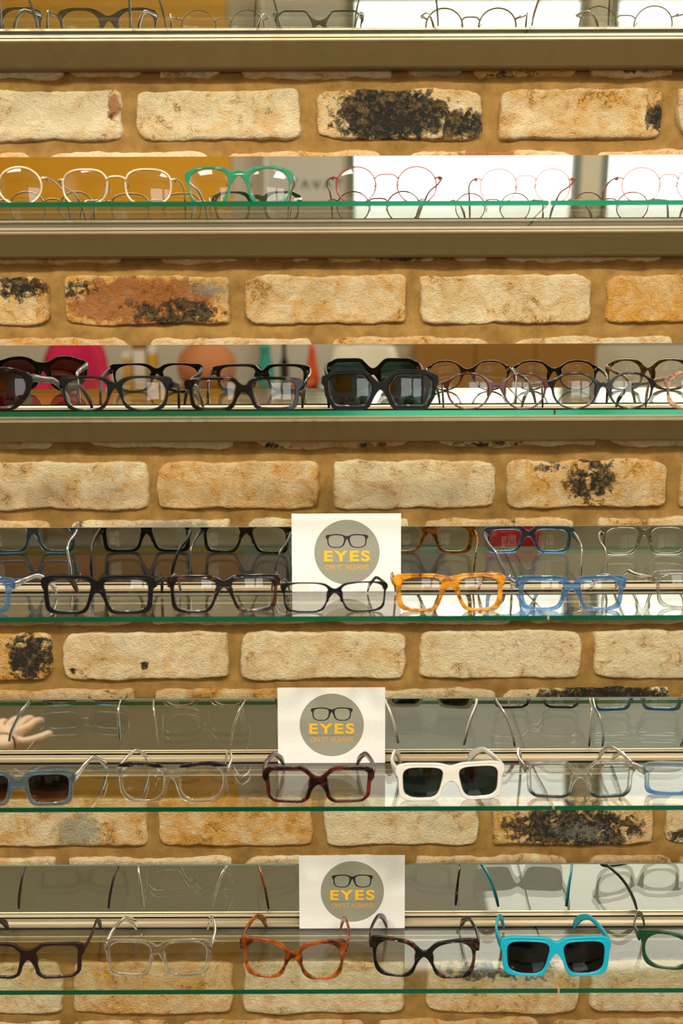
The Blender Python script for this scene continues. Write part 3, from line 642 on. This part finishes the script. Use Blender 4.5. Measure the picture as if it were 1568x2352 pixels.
def build_wall():
    V, Fc, C1, C2 = [], [], [], []
    def brick(x0, x1, z0, z1, seed, stains, tone, fine=True):
        nx, ny = (64, 24) if fine else (14, 6)
        w, h = x1-x0, z1-z0; cx, cz = (x0+x1)/2, (z0+z1)/2
        us = np.sin(np.linspace(-1, 1, nx)*PI/2*.86)/math.sin(PI/2*.86); vs = np.sin(np.linspace(-1, 1, ny)*PI/2*.8)/math.sin(PI/2*.8)
        base = len(V); rr = random.Random(seed); cr = [rr.uniform(.02, .20) for _ in range(4)]; sk = [rr.uniform(-.012, .012) for _ in range(4)]
        for j, vv in enumerate(vs):
            for i, uu in enumerate(us):
                k = (0 if uu < 0 else 1)+(0 if vv < 0 else 2); c = cr[k]
                X = uu*(1-c*.30*abs(vv)**6); Z = vv*(1-c*abs(uu)**(14 if w > .12 else 5))
                x = cx+X*w/2+sk[0]*w*.3*vv; z = cz+Z*h/2+sk[1]*h*1.2*uu
                q = Vector((x*1.0, seed*.37, z))
                n1 = noise.noise(q*26); n2 = noise.noise(q*70+Vector((5, 0, 0))); n3 = noise.noise(q*190)
                edge = max(abs(uu)**9, abs(vv)**5)
                x += math.copysign(abs(uu)**6, uu)*(n1*.0040+n2*.0022+n3*.0010); z += math.copysign(abs(vv)**3, vv)*(noise.noise(q*22+Vector((0, 9, 0)))*.0042+n2*.0022+n3*.0011)
                y = YW+(n1*.0009+n2*.0010+n3*.0007)
                e = 1-(1-abs(uu)**34)*(1-abs(vv)**16)
                y += e**2.6*.012
                V.append((x, y, z))
                s = [0., 0., 0.]
                for (sx, sz, rx, rz, kd, wt) in stains:
                    d2 = ((x-sx)/rx)**2+((z-sz)/rz)**2
                    if d2 < 4: s[kd] = max(s[kd], wt*math.exp(-(d2**1.3)*.7))
                C1.append((*s, 1)); C2.append((tone, tone, tone, 1))
        for j in range(ny-1):
            for i in range(nx-1):
                a = base+j*nx+i; Fc.append((a, a+1, a+nx+1, a+nx))
    zrow = []
    for ri, (yt, yb, xs) in enumerate(ROWS):
        ym = (yt+yb)/2
        stm = []
        for (r_, sx, sy, rx, ry, kd, wt) in ST:
            if r_ == ri:
                q = at(sx, sy, YW); s = 1/(at(785, ym, YW)[0]-at(784, ym, YW)[0]); stm.append((q[0], q[2], rx/s, ry/s, kd, wt))
        edges = []
        for bi, (xa, xb) in enumerate(xs):
            p0 = at(xa, yt, YW); p1 = at(xb, yb, YW)
            zt_ = at(784, yt, YW)[2]; zb2 = at(784, yb, YW)[2]
            tone = TONE.get((ri, bi), .2+.5*random.Random(ri*31+bi).random())
            brick(at(xa, ym, YW)[0], at(xb, ym, YW)[0], zb2, zt_, ri*17+bi, stm, tone)
            edges.append((at(xa, ym, YW)[0], at(xb, ym, YW)[0]))
        zrow.append((zb2, zt_))
        # bricks beyond the picture, plainer
        for sgn in (-1, 1):
            x = edges[0][0] if sgn < 0 else edges[-1][1]; k = 0
            while abs(x) < 1.5:
                rn = random.Random(ri*7+k+sgn); a = x+sgn*.017; b = a+sgn*rn.uniform(.22, .235)
                brick(min(a, b), max(a, b), zb2, zt_, ri*50+k+sgn, [], .2+.5*rn.random(), False); x = b; k += 1
    top = zrow[0][1]; bot = zrow[-1][0]; r = 0
    z = top+.017
    while z < 3.36:
        x = -1.5-(r % 2)*.12
        while x < 1.5: brick(x, x+.225, z, min(z+.065, 3.38), int(r*91+x*10), [], .3, False); x += .242
        z += .082; r += 1
    z = bot-.017
    while z > .09:
        x = -1.5-(r % 2)*.12
        while x < 1.5: brick(x, x+.225, z-.065, z, int(r*91+x*10), [], .35, False); x += .242
        z -= .082; r += 1
    nb = len(Fc)
    # mortar bed, gently uneven
    b = len(V); nx, nz = 300, 340; X = np.linspace(-1.5, 1.5, nx); Z = np.linspace(.0, 3.4, nz)
    for z in Z:
        for x in X:
            q = Vector((x, 3.3, z)); V.append((x, YM-.004*noise.noise(q*16)-.0018*noise.noise(q*55)-.003, z)); C1.append((0, 0, 0, 1)); C2.append((0, 0, 0, 1))
    for j in range(nz-1):
        for i in range(nx-1): a = b+j*nx+i; Fc.append((a, a+1, a+nx+1, a+nx))
    me = pydata('wall_back', V, Fc); me.materials.append(brick_mat()); me.materials.append(mortar_mat())
    mi = np.zeros(len(Fc), int); mi[nb:] = 1; me.polygons.foreach_set('material_index', mi)
    for nm, C in (('stain', C1), ('tone', C2)):
        a = me.color_attributes.new(nm, 'FLOAT_COLOR', 'POINT'); a.data.foreach_set('color', np.array(C, 'f').ravel())
    o = link('wall_back', me); tag(o, kind='structure')
build_wall()

# ------------------------------------------------------------------ cards
M['card'] = solid('white_card', rgb('#e9e7e0'), .55)
M['disc'] = solid('grey_print', rgb('#908f7c'), .6); M['ink'] = solid('black_green_ink', rgb('#101a16'), .6)
M['yellow_ink'] = solid('yellow_ink', rgb('#f8b818'), .6); M['thin_ink'] = solid('ochre_ink', rgb('#dd9a34'), .6); M['line_ink'] = solid('grey_line_ink', rgb('#5f6459'), .6)
def text_mesh(txt, wd, ht, x, z, mat, name, parent, y, off=0, space=1.0, depth=.00004):
    cu = bpy.data.curves.new('t', 'FONT'); cu.body = txt; cu.size = 1; cu.offset = off; cu.space_character = space; cu.fill_mode = 'FRONT'
    ob = bpy.data.objects.new('t', cu); COL.objects.link(ob); dg = bpy.context.evaluated_depsgraph_get()
    me = bpy.data.meshes.new_from_object(ob.evaluated_get(dg)); bpy.data.objects.remove(ob)
    c = np.array([tuple(v.co) for v in me.vertices]); mn, mx = c.min(0), c.max(0)
    c[:, 0] = (c[:, 0]-(mn[0]+mx[0])/2)/(mx[0]-mn[0])*wd+x; c[:, 1] = (c[:, 1]-mn[1])/(mx[1]-mn[1])*ht+z
    for v, q in zip(me.vertices, c): v.co = (q[0], y, q[1])
    me.materials.clear(); return link(name, me, mat, parent, smooth=False)
def card(xc, k, xt, lab):
    X = at(xc, at_y(zs(k)+.05, -.005), -.005)[0]
    r = empty('sign_card', (X, -.0052, zs(k)+.0002), 0, 0); tag(r, lab, 'card', 'white shop cards on the shelves')
    W, H = .148, .1068
    box('card_board', -W/2, W/2, -.0003, .0003, 0, H, M['card'], r)
    top = H; cx = xt
    n = 96; v = [(cx+.0443*math.cos(2*PI*i/n), -.00036, H-.0528+.0443*math.sin(2*PI*i/n)) for i in range(n)]
    link('grey_disc', pydata('grey_disc', v, [tuple(range(n))]), M['disc'], r, smooth=False)
    L = lens_outline(dict(n=3.0, taper=.05, cut=.12))*np.array([.0105, .0080])
    cz = H-.0375
    out = front_outline(L, .0145, cz, .0016, .0017, .0012, .0022, cz+.0068, cz+.003, .003, 36, 120, -155)
    vv, ff = fill2d(out, [[(.0145+p[0], cz+p[1]) for p in L], [(-.0145-p[0], cz+p[1]) for p in L][::-1]], .00006, .00001)
    link('printed_glasses', pydata('printed_glasses', [(x+cx, -.00042+y*.2, z) for x, y, z in vv], ff), M['ink'], r, smooth=False)
    text_mesh('EYES', .0620, .0148, cx, H-.0652, M['yellow_ink'], 'bold_lettering', r, -.00042, .028, 1.22)
    text_mesh('ON ST ALBANS', .0590, .0068, cx, H-.0765, M['thin_ink'], 'thin_lettering', r, -.00042, .006, 1.0)
    box('printed_line', cx-.0315, cx+.0315, -.00042, -.00036, H-.0678, H-.0673, M['line_ink'], r)
card(794.5, 4, .0008, 'white shop card with grey disc on the fourth shelf, topmost of the three cards')
card(757.5, 5, .0004, 'white shop card with grey disc on the fifth shelf, behind the thick dark red glasses')
card(802, 6, .0005, 'white shop card with grey disc on the bottom shelf, lowest of the three cards')

# ------------------------------------------------------------------ the room behind (seen in the mirror strips)
M['frame_grey'] = solid('grey_window_frame', rgb('#7d857c'), .5)
M['plaster'] = solid('warm_white_plaster', rgb('#d8cdb8'), .85, bump=.2, bscale=60)
M['floorm'] = solid('olive_grey_floor', rgb('#6a6450'), .35, bump=.1, bscale=8)
M['ceil'] = solid('white_ceiling_paint', rgb('#e4ddcf'), .9)
RX0, RX1, RY, RH = -2.6, 2.9, -5.25, 3.4
def struct(o): tag(o, kind='structure'); return o
struct(box('floor', RX0, RX1, RY-.1, .05, -.05, 0, M['floorm']))
struct(box('ceiling', RX0, RX1, RY-.1, .05, RH, RH+.05, M['ceil']))
struct(box('wall_left', RX0-.1, RX0, RY-.1, .05, 0, RH, M['plaster']))
struct(box('wall_right', RX1, RX1+.1, RY-.1, .05, 0, RH, M['plaster']))
# flanks of the brick wall
struct(box('wall_back_left', RX0, -1.49, .02, .12, 0, RH, M['plaster'])); struct(box('wall_back_right', 1.49, RX1, .02, .12, 0, RH, M['plaster']))
# far wall with two shop windows
WX = [(.04, 1.46), (1.58, 2.75)]; WZ = (.95, 2.74)
def wall_with_windows():
    xs = [RX0]+[q for w in WX for q in w]+[RX1]; parts = []
    parts.append(box_data(RX0, RX1, RY-.1, RY, 0, WZ[0])); parts.append(box_data(RX0, RX1, RY-.1, RY, WZ[1], RH))
    for a, b in ((RX0, WX[0][0]), (WX[0][1], WX[1][0]), (WX[1][1], RX1)): parts.append(box_data(a, b, RY-.1, RY, WZ[0], WZ[1]))
    v, f = merge(parts); return link('wall_front', pydata('wall_front', v, f), M['plaster'], smooth=False)
struct(wall_with_windows())
M['pane'] = clear_sheet('window_pane', (.97, .98, .97))
for i, (a, b) in enumerate(WX):
    w = empty('window_%d' % (i+1), ((a+b)/2, RY, WZ[0])); tag(w, kind='structure'); hw = (b-a)/2; hh = WZ[1]-WZ[0]
    v, f = merge([box_data(-hw, -hw+.05, -.08, .0, 0, hh), box_data(hw-.05, hw, -.08, 0, 0, hh), box_data(-hw, hw, -.08, 0, 0, .05), box_data(-hw, hw, -.08, 0, hh-.05, hh)])
    link('window_frame', pydata('window_frame', v, f), M['frame_grey'], w, smooth=False)
    box('window_pane', -hw+.05, hw-.05, -.05, -.045, .05, hh-.05, M['pane'], w)
# yellow panel, banner
M['yellow'] = solid('mustard_panel', rgb('#f0ac04'), .5)
tag(box('wall_panel', -2.45, -.66, RY+.002, RY+.03, 1.45, 3.3, M['yellow']), 'large plain mustard yellow wall panel reflected at left in the mirrors', 'panel')
M['banner'] = solid('pale_grey_banner', rgb('#cfcabd'), .6)
bn = empty('shop_banner', (-.2, RY+.12, 0))
box('banner_base', -.26, .23, -.08, .10, 0, .05, M['frame_grey'], bn, .01); tag(bn, 'pale grey roll-up banner with black letters reflected beside the yellow panel', 'banner')
box('banner_sheet', -.235, .21, 0, .004, .05, 2.9, M['banner'], bn)
M['strip'] = solid('white_gloss_trim', rgb('#f4f0e6'), .3)
box('banner_edge', -.25, -.235, 0, .012, .05, 2.9, M['strip'], bn)
def letter(strokes, x, z, s, w):
    ps = []
    for (a, b) in strokes:
        ps.append(tube([(x+a[0]*s, .006, z+a[1]*s), (x+b[0]*s, .006, z+b[1]*s)], w, seg=6))
    return ps
Tt = [((-.5, 1), (.5, 1)), ((0, 1), (0, 0))]; Aa = [((-.45, 0), (0, 1)), ((0, 1), (.45, 0))]; Vv = [((-.45, 1), (0, 0)), ((0, 0), (.45, 1))]
ps = []
for st_, xx in ((Tt, -.276), (Aa, -.210), (Vv, -.142), (Aa, -.076), (Tt, -.012)): ps += letter(st_, xx+.2, 1.90, .045, .0042)
v, f = merge(ps); link('lettering', pydata('lettering', v, f), M['ink'], bn, smooth=False)

# daylight outside each window, spotlights inside
def area(name, loc, rot, sx, sy, power, col):
    l = bpy.data.lights.new(name, 'AREA'); l.shape = 'RECTANGLE'; l.size = sx; l.size_y = sy; l.energy = power; l.color = col
    o = bpy.data.objects.new(name, l); COL.objects.link(o); o.location = loc; o.rotation_euler = rot; return o
for i, (a, b) in enumerate(WX):
    area('window_daylight', ((a+b)/2, RY-.12, (WZ[0]+WZ[1])/2), (PI/2, 0, 0), b-a, WZ[1]-WZ[0], 34*(b-a)/1.4, (1, .965, .93))
M['lampmetal'] = solid('white_lamp_metal', rgb('#dedad0'), .4)
def em(name, col, s):
    m, nt, o = newmat(name); e = N(nt, 'ShaderNodeEmission', Strength=s); e.inputs[0].default_value = (*col, 1); nt.links.new(e.outputs[0], o.inputs[0]); return m
M['bulb'] = em('spot_lamp_glow', (1, .86, .68), 25)
tr = empty('light_track', (0, -1.9, RH)); tag(tr, 'white ceiling track running above the shop floor', 'light track')
box('track_bar', -1.9, 1.9, -.018, .018, -.03, 0, M['lampmetal'], tr)
for i, (x, nm) in enumerate(((-1.35, 'leftmost of the four'), (-.45, 'second from left of the four'), (.45, 'third from left of the four'), (1.35, 'rightmost of the four'))):
    r = empty('spotlight', (x, -1.9, RH-.03)); tag(r, 'white round ceiling spotlight, %s on the track' % nm, 'spotlight', 'ceiling spotlights')
    tgt = Vector((x*.75, 0, 1.7))-Vector((x, -1.9, RH-.16)); q = tgt.to_track_quat('-Z', 'Y')
    v, f = tube([(0, 0, 0), (0, 0, -.10)], .008); link('stem', pydata('stem', v, f), M['lampmetal'], r)
    head = lathe('lamp_head', [(.0, .06), (.045, .055), (.052, .03), (.055, -.06), (.05, -.06), (.046, -.045)], M['lampmetal'], r); head.location = (0, 0, -.13); head.rotation_mode = 'QUATERNION'; head.rotation_quaternion = q
    d_ = link('lamp_disc', pydata('lamp_disc', [(.045*math.cos(a), .045*math.sin(a), -.046) for a in np.linspace(0, 2*PI, 32, endpoint=False)], [tuple(range(31, -1, -1))]), M['bulb'], head, smooth=False)
    l = bpy.data.lights.new('spot_beam', 'SPOT'); l.energy = 150; l.spot_size = math.radians(95); l.spot_blend = .8; l.color = (1, .91, .79); l.shadow_soft_size = .12
    o = bpy.data.objects.new('spot_beam', l); COL.objects.link(o); o.location = Vector((x, -1.9, RH-.16))+tgt.normalized()*.08; o.rotation_mode = 'QUATERNION'; o.rotation_quaternion = q


for i, (x, yp) in enumerate(((-1.3, -2.56), (1.35, -3.3))):  # added fill lights at the ceiling, brightening the room and the brick wall
    r = empty('fill_panel', (x, yp, RH)); tag(r, 'added square white fill panel at the ceiling, %s half of the shop' % ('left' if i == 0 else 'right'), 'fill light', 'added fill panels')
    v, f = merge([box_data(-.62, -.6, -.62, .62, -.05, 0), box_data(.6, .62, -.62, .62, -.05, 0), box_data(-.6, .6, -.62, -.6, -.05, 0), box_data(-.6, .6, .6, .62, -.05, 0)])
    link('panel_frame', pydata('panel_frame', v, f), M['lampmetal'], r, smooth=False)
    area('fill_light', (x, yp, RH-.045), (0, 0, 0), 1.18, 1.18, 85, (1, .95, .86))
# things in the shop behind, seen in the mirror strips
M['magenta'] = solid('magenta_velvet', rgb('#c4104a'), .8, bump=.2); M['oak'] = solid('warm_oak', rgb('#9a6a2c'), .5, stretch=(8, 8, .8), bscale=10)
M['beige'] = solid('beige_fabric', rgb('#d8ccb4'), .9, bump=.2); M['lacquer'] = solid('cream_lacquer', rgb('#d9d0bd'), .4); M['terra'] = solid('peach_terracotta', rgb('#c47a48'), .7)
M['teal'] = solid('teal_ceramic', rgb('#2f9c92'), .2); M['orange'] = solid('orange_ceramic', rgb('#d8561a'), .25); M['ybox'] = solid('yellow_carton', rgb('#d6a21c'), .6)
M['wbox'] = solid('white_carton', rgb('#e8e2d4'), .6); M['redl'] = solid('red_leather', rgb('#b00f22'), .45); M['nblue'] = solid('navy_fabric', rgb('#141d2a'), .9)
def bevelled(name, d, mat, parent, w=.02):
    v, f = d; o = link(name, pydata(name, v, f), mat, parent); b = o.modifiers.new('bevel', 'BEVEL'); b.width = w; b.segments = 4; b.limit_method = 'ANGLE'; return o
def armchair(x, y, rz, sx, mat, lab, hgt):
    r = empty('armchair', (x, y, 0), rz); tag(r, lab, 'armchair')
    w = sx/2
    bevelled('seat', box_data(-w+.06, w-.06, -.28, .26, .26, .44), mat, r, .04)
    v = []; f = []; n = 20                      # curved tub back
    for i in range(n+1):
        a = math.radians(200+(-220)*i/n)
        for rad in (w, w-.07):
            for z, sh in ((.20, .96), (.62, 1.0), (hgt, .98)): v.append((rad*sh*math.cos(a), -.02+rad*sh*math.sin(a), z-(0 if abs(math.cos(a)) < .75 else (z > .7)*(abs(math.cos(a))-.75)*1.0)))
    for i in range(n):
        a = i*6; b = a+6
        f += [(a, b, b+1, a+1), (a+1, b+1, b+2, a+2), (a+3, a+4, b+4, b+3), (a+4, a+5, b+5, b+4), (a+2, b+2, b+5, a+5), (a, a+3, b+3, b)]
    f += [(0, 1, 4, 3), (1, 2, 5, 4), (n*6, n*6+3, n*6+4, n*6+1), (n*6+1, n*6+4, n*6+5, n*6+2)]
    link('backrest', pydata('backrest', v, f), mat, r)
    for ax in (-1, 1):
        for ay in (-.22, .2):
            vv, ff = tube([(ax*(w-.1), ay, .27), (ax*(w-.07), ay*1.1, 0)], [.018, .011]); link('leg', pydata('leg', vv, ff), M['oak'], r)
    return r
armchair(-1.50, -4.45, PI, .44, M['magenta'], 'magenta velvet tub armchair reflected in the third mirror strip', 1.05)
armchair(.13, -4.45, PI, .50, M['beige'], 'beige fabric tub armchair reflected beside the wooden cupboard', 1.03)
sb = empty('sideboard', (-.66, -4.78, 0)); tag(sb, 'long cream lacquered sideboard under the yellow panel', 'sideboard')
box('carcass', -.60, .50, -.2, .2, .08, .72, M['lacquer'], sb, .004); box('sideboard_top', -.62, .52, -.215, .215, .72, .745, M['oak'], sb, .003); box('plinth', -.57, .47, -.17, .17, 0, .08, M['frame_grey'], sb)
for i in range(3):
    dr = box('door', -.59+i*.365, -.59+i*.365+.355, .2, .216, .10, .70, M['lacquer'], sb, .003)
    kb_, kf_ = ellipsoid((-.59+i*.365+.32, .226, .42), (.012, .012, .012)); link('knob', pydata('knob', kb_, kf_), M['steel'], dr)
for i, (x, w_, h_, mt, lab) in enumerate(((-1.235, .05, .24, 'ybox', 'yellow carton, leftmost on the sideboard'), (-1.165, .07, .30, 'wbox', 'white carton standing beside the yellow carton'), (-1.09, .04, .27, 'ybox', 'narrow yellow carton right of the white carton'))):
    q = empty('carton', (x, -4.72, .745)); tag(q, lab, 'carton', 'cartons on the sideboard')
    bevelled('carton_body', box_data(-w_/2, w_/2, -.05, .05, 0, h_*.86), M[mt], q, .002); bevelled('carton_lid', box_data(-w_/2-.001, w_/2+.001, -.051, .051, h_*.86, h_), M['oak' if i == 1 else 'wbox'], q, .002)
def put(o, x, z=.745, y=-4.72): o.location = (x, y, z); return o
tag(put(lathe('vase', [(0, .001), (.09, 0), (.15, .06), (.175, .14), (.16, .22), (.10, .28), (.075, .31), (.09, .33), (.08, .33), (.065, .31), (0, .30)], M['terra']), -.78), 'big round peach terracotta vase on the sideboard', 'vase')
tag(put(lathe('vase', [(0, .001), (.035, 0), (.05, .05), (.055, .12), (.035, .2), (.03, .26), (.04, .28), (.03, .28), (0, .25)], M['teal']), -.44), 'slim teal ceramic vase between the peach vase and black bottle', 'vase')
tag(put(lathe('bottle', [(0, .001), (.024, 0), (.026, .01), (.026, .17), (.012, .21), (.011, .28), (.014, .285), (.014, .30), (0, .30)], M['black']), -.33), 'tall black bottle near the right end of the sideboard', 'bottle')
tag(put(lathe('bowl', [(0, .001), (.04, 0), (.05, .01), (.06, .05), (.07, .08), (.065, .08), (.05, .05), (0, .02)], M['orange']), -.225, .745, -4.65), 'small orange ceramic bowl on the sideboard', 'bowl')
tag(put(lathe('vase', [(0, .001), (.03, 0), (.045, .06), (.03, .15), (.018, .24), (.024, .27), (.018, .27), (0, .2)], M['orange']), -.17, .745, -4.8), 'slender orange vase at the right end of the sideboard', 'vase')
cp = empty('cupboard', (.95, -4.9, 0)); tag(cp, 'tall warm oak cupboard below the reflected shop window', 'cupboard')
box('carcass', -.53, .53, -.22, .2, .06, 1.12, M['oak'], cp, .004); box('plinth', -.5, .5, -.2, .17, 0, .06, M['frame_grey'], cp)
for i in range(3):
    dr = box('door', -.52+i*.348, -.52+i*.348+.342, .2, .217, .08, 1.10, M['oak'], cp, .003)
    kb_, kf_ = tube([(-.52+i*.348+.30, .232, .60), (-.52+i*.348+.30, .232, .74)], .006); link('handle', pydata('handle', kb_, kf_), M['steel'], dr)
hb = empty('handbag', (.90, -3.9, 0)); tag(hb, 'small red leather handbag standing on the floor', 'handbag')
bevelled('bag_body', box_data(-.14, .14, -.05, .05, 0, .22), M['redl'], hb, .02)
vv, ff = tube([(-.08*math.cos(a)*1.0, 0, .21+.12*math.sin(a)) for a in np.linspace(0, PI, 16)], .007); link('bag_handle', pydata('bag_handle', vv, ff), M['redl'], hb)
rg = box('rug', -1.9, .55, -4.1, -2.7, 0, .012, M['nblue'], None, .004); tag(rg, 'dark navy rug lying on the shop floor', 'rug')



# person at the left, seen only by the hand in the fifth mirror strip
def skin(name, pts, edges, mat, parent, root=0, sub=2):
    me = bpy.data.meshes.new(name); me.from_pydata([p[:3] for p in pts], edges, []); o = link(name, me, mat, parent, smooth=False)
    sk = o.modifiers.new('skin', 'SKIN'); sk.use_smooth_shade = True; sk.branch_smoothing = .6
    if not me.skin_vertices: me.attributes.new('x', 'FLOAT', 'POINT')
    for i, p in enumerate(pts): me.skin_vertices[0].data[i].radius = (p[3], p[4] if len(p) > 4 else p[3])
    me.skin_vertices[0].data[root].use_root = True
    o.modifiers.new('sub', 'SUBSURF').levels = sub; o.modifiers[-1].render_levels = sub
    dg = bpy.context.evaluated_depsgraph_get(); nm = bpy.data.meshes.new_from_object(o.evaluated_get(dg)); o.modifiers.clear(); o.data = nm
    if not nm.materials: nm.materials.append(mat)
    return o
M['skin'] = solid('warm_skin', rgb('#e8c3a6'), .55); M['hair'] = solid('dark_brown_hair', rgb('#2c1c12'), .6, bump=.4, stretch=(1, 1, .1), bscale=200)
M['shirt'] = solid('cream_cotton', rgb('#ddd2bc'), .9, bump=.2); M['shoe'] = solid('black_shoe_leather', rgb('#15130f'), .35)
pr = empty('person', (-1.09, -.58, 0)); tag(pr, 'person in cream shirt and navy trousers reaching a hand out, left of the shelves', 'person')
# local x = forward (towards +x), y = left (towards the wall)
B = [(0, 0, .93, .105, .125), (.0, 0, 1.12, .095, .115), (.01, 0, 1.32, .105, .14), (0, 0, 1.42, .08, .09), (.01, 0, 1.48, .052, .052), (.02, 0, 1.56, .072, .07), (.02, 0, 1.64, .082, .078), (.01, 0, 1.71, .055, .055)]
E_ = [(i, i+1) for i in range(7)]
def chain(start, pts):
    k = start
    for p in pts: B.append(p); E_.append((k, len(B)-1)); k = len(B)-1
    return k
chain(0, [(0, .09, .86, .085), (.01, .10, .50, .055), (-.01, .10, .28, .048), (-.02, .10, .09, .035), (.07, .10, .035, .03), (.14, .10, .03, .022)])
chain(0, [(0, -.09, .86, .085), (.01, -.10, .50, .055), (-.01, -.10, .28, .048), (-.02, -.10, .09, .035), (.07, -.10, .035, .03), (.14, -.10, .03, .022)])
def hand(w, d, up, side):
    """palm, four fingers, thumb: w wrist index, d direction, side = thumb side"""
    P0 = Vector(B[w][:3]); d = Vector(d).normalized(); up = Vector(up).normalized(); side = Vector(side).normalized()
    def pt(a, b, c, r): q = P0+d*a+side*b+up*c; return (q.x, q.y, q.z, r)
    palm = chain(w, [pt(.03, .0, 0, .027), pt(.06, 0, 0, .031)])
    for b, l in ((.030, .066), (.010, .074), (-.011, .069), (-.031, .054)):
        chain(palm, [pt(.090, b, 0, .0100), pt(.090+l*.45, b*1.12, -.004, .0090), pt(.090+l*.78, b*1.18, -.014, .0083), pt(.090+l, b*1.2, -.026, .0072)])
    chain(w+1, [pt(.045, .042, -.006, .0125), pt(.072, .066, -.010, .0108), pt(.098, .078, -.014, .0090)])
lw = chain(2, [(.0, .17, 1.38, .058), (.09, .22, 1.10, .043), (.26, .12, .89, .036), (.40, .03, .74, .026)])
hand(lw, (.08, -1, .10), (0, .1, 1), (1, .08, 0))
rw = chain(2, [(.0, -.17, 1.38, .058), (-.02, -.22, 1.10, .043), (.01, -.23, .96, .036), (.04, -.22, .84, .026)])
hand(rw, (.1, .05, -1), (0, -1, 0), (1, 0, .1))
skin('body', B, E_, M['skin'], pr)
skin('shirt', [(0, 0, .90, .150, .168), (0, 0, 1.00, .138, .160), (0, 0, 1.15, .125, .150), (.005, 0, 1.29, .132, .172), (0, 0, 1.375, .118, .168), (0, 0, 1.43, .085, .11), (.01, 0, 1.462, .066, .068)], [(i, i+1) for i in range(6)], M['shirt'], pr)
for sl in ([(0, .11, 1.385, .078), (.0, .175, 1.36, .076), (.09, .22, 1.10, .058), (.26, .12, .89, .048), (.345, .065, .808, .041)], [(0, -.11, 1.385, .078), (.0, -.175, 1.36, .076), (-.02, -.22, 1.10, .058), (.01, -.23, .96, .048), (.03, -.225, .88, .042)]):
    skin('sleeve', sl, [(i, i+1) for i in range(4)], M['shirt'], pr)
Lg = [(0, 0, .93, .122, .142), (0, .09, .86, .098), (.01, .10, .50, .072), (-.01, .10, .28, .062), (-.015, .10, .08, .055), (0, -.09, .86, .098), (.01, -.10, .50, .072), (-.01, -.10, .28, .062), (-.015, -.10, .08, .055), (0, 0, 1.06, .108, .128)]
skin('trousers', Lg, [(0, 1), (1, 2), (2, 3), (3, 4), (0, 5), (5, 6), (6, 7), (7, 8), (0, 9)], M['nblue'], pr)
for sy in (1, -1): skin('shoe', [(-.05, .10*sy, .045, .040), (.03, .10*sy, .045, .044), (.11, .10*sy, .038, .040), (.18, .10*sy, .032, .028)], [(0, 1), (1, 2), (2, 3)], M['shoe'], pr)
v, f = ellipsoid((-.012, 0, 1.665), (.098, .092, .105), 0, 24, 16)
v = [(x if x < .055 or z > 1.70 else .055, y, z if x < .03 or z > 1.70 else max(z, 1.70)) for x, y, z in v]; link('hair', pydata('hair', v, f), M['hair'], pr)
vv, ff = merge([ellipsoid((.100, 0, 1.60), (.016, .011, .022)), ellipsoid((.012, .078, 1.605), (.016, .008, .028)), ellipsoid((.012, -.078, 1.605), (.016, .008, .028))]); link('nose_and_ears', pydata('nose_and_ears', vv, ff), M['skin'], pr)
M['eye'] = solid('eye_dark', rgb('#241a14'), .1); M['lips'] = solid('lip_rose', rgb('#a85a50'), .4)
for sy in (1, -1): vv, ff = ellipsoid((.088, .030*sy, 1.625), (.009, .012, .006)); link('eye', pydata('eye', vv, ff), M['eye'], pr)
vv, ff = ellipsoid((.088, 0, 1.560), (.008, .022, .006)); link('mouth', pydata('mouth', vv, ff), M['lips'], pr)

# ------------------------------------------------------------------ world, camera
w = bpy.data.worlds.new('World'); S.world = w; w.use_nodes = True
bg = w.node_tree.nodes['Background']; bg.inputs[0].default_value = (1, .96, .9, 1); bg.inputs[1].default_value = 1.2
cam = bpy.data.cameras.new('Camera'); co = bpy.data.objects.new('Camera', cam); COL.objects.link(co); S.camera = co
cam.sensor_fit = 'VERTICAL'; cam.sensor_height = 36; cam.lens = F/2352*36; cam.shift_y = (CY-1176)/2352
co.location = (0, -D, ZC+ZO); co.rotation_mode = 'XYZ'
R_ = Matrix.Rotation(PI/2-TH, 4, 'X') @ Matrix.Rotation(-ROLL, 4, 'Z'); co.rotation_euler = R_.to_euler()
cam.clip_start = .05; cam.clip_end = 50
cam.dof.use_dof = True; cam.dof.focus_distance = 1.50; cam.dof.aperture_fstop = 3.2
S.view_settings.view_transform = 'Standard'; S.view_settings.look = 'None'; S.view_settings.gamma = 1; S.view_settings.exposure = -0.6
S.view_settings.use_curve_mapping = False
cy = S.cycles; cy.use_denoising = True; cy.use_adaptive_sampling = True; cy.adaptive_threshold = .06; cy.max_bounces = 10; cy.diffuse_bounces = 3; cy.glossy_bounces = 6; cy.transmission_bounces = 8; cy.transparent_max_bounces = 28; cy.caustics_reflective = False; cy.caustics_refractive = False; cy.sample_clamp_indirect = 6
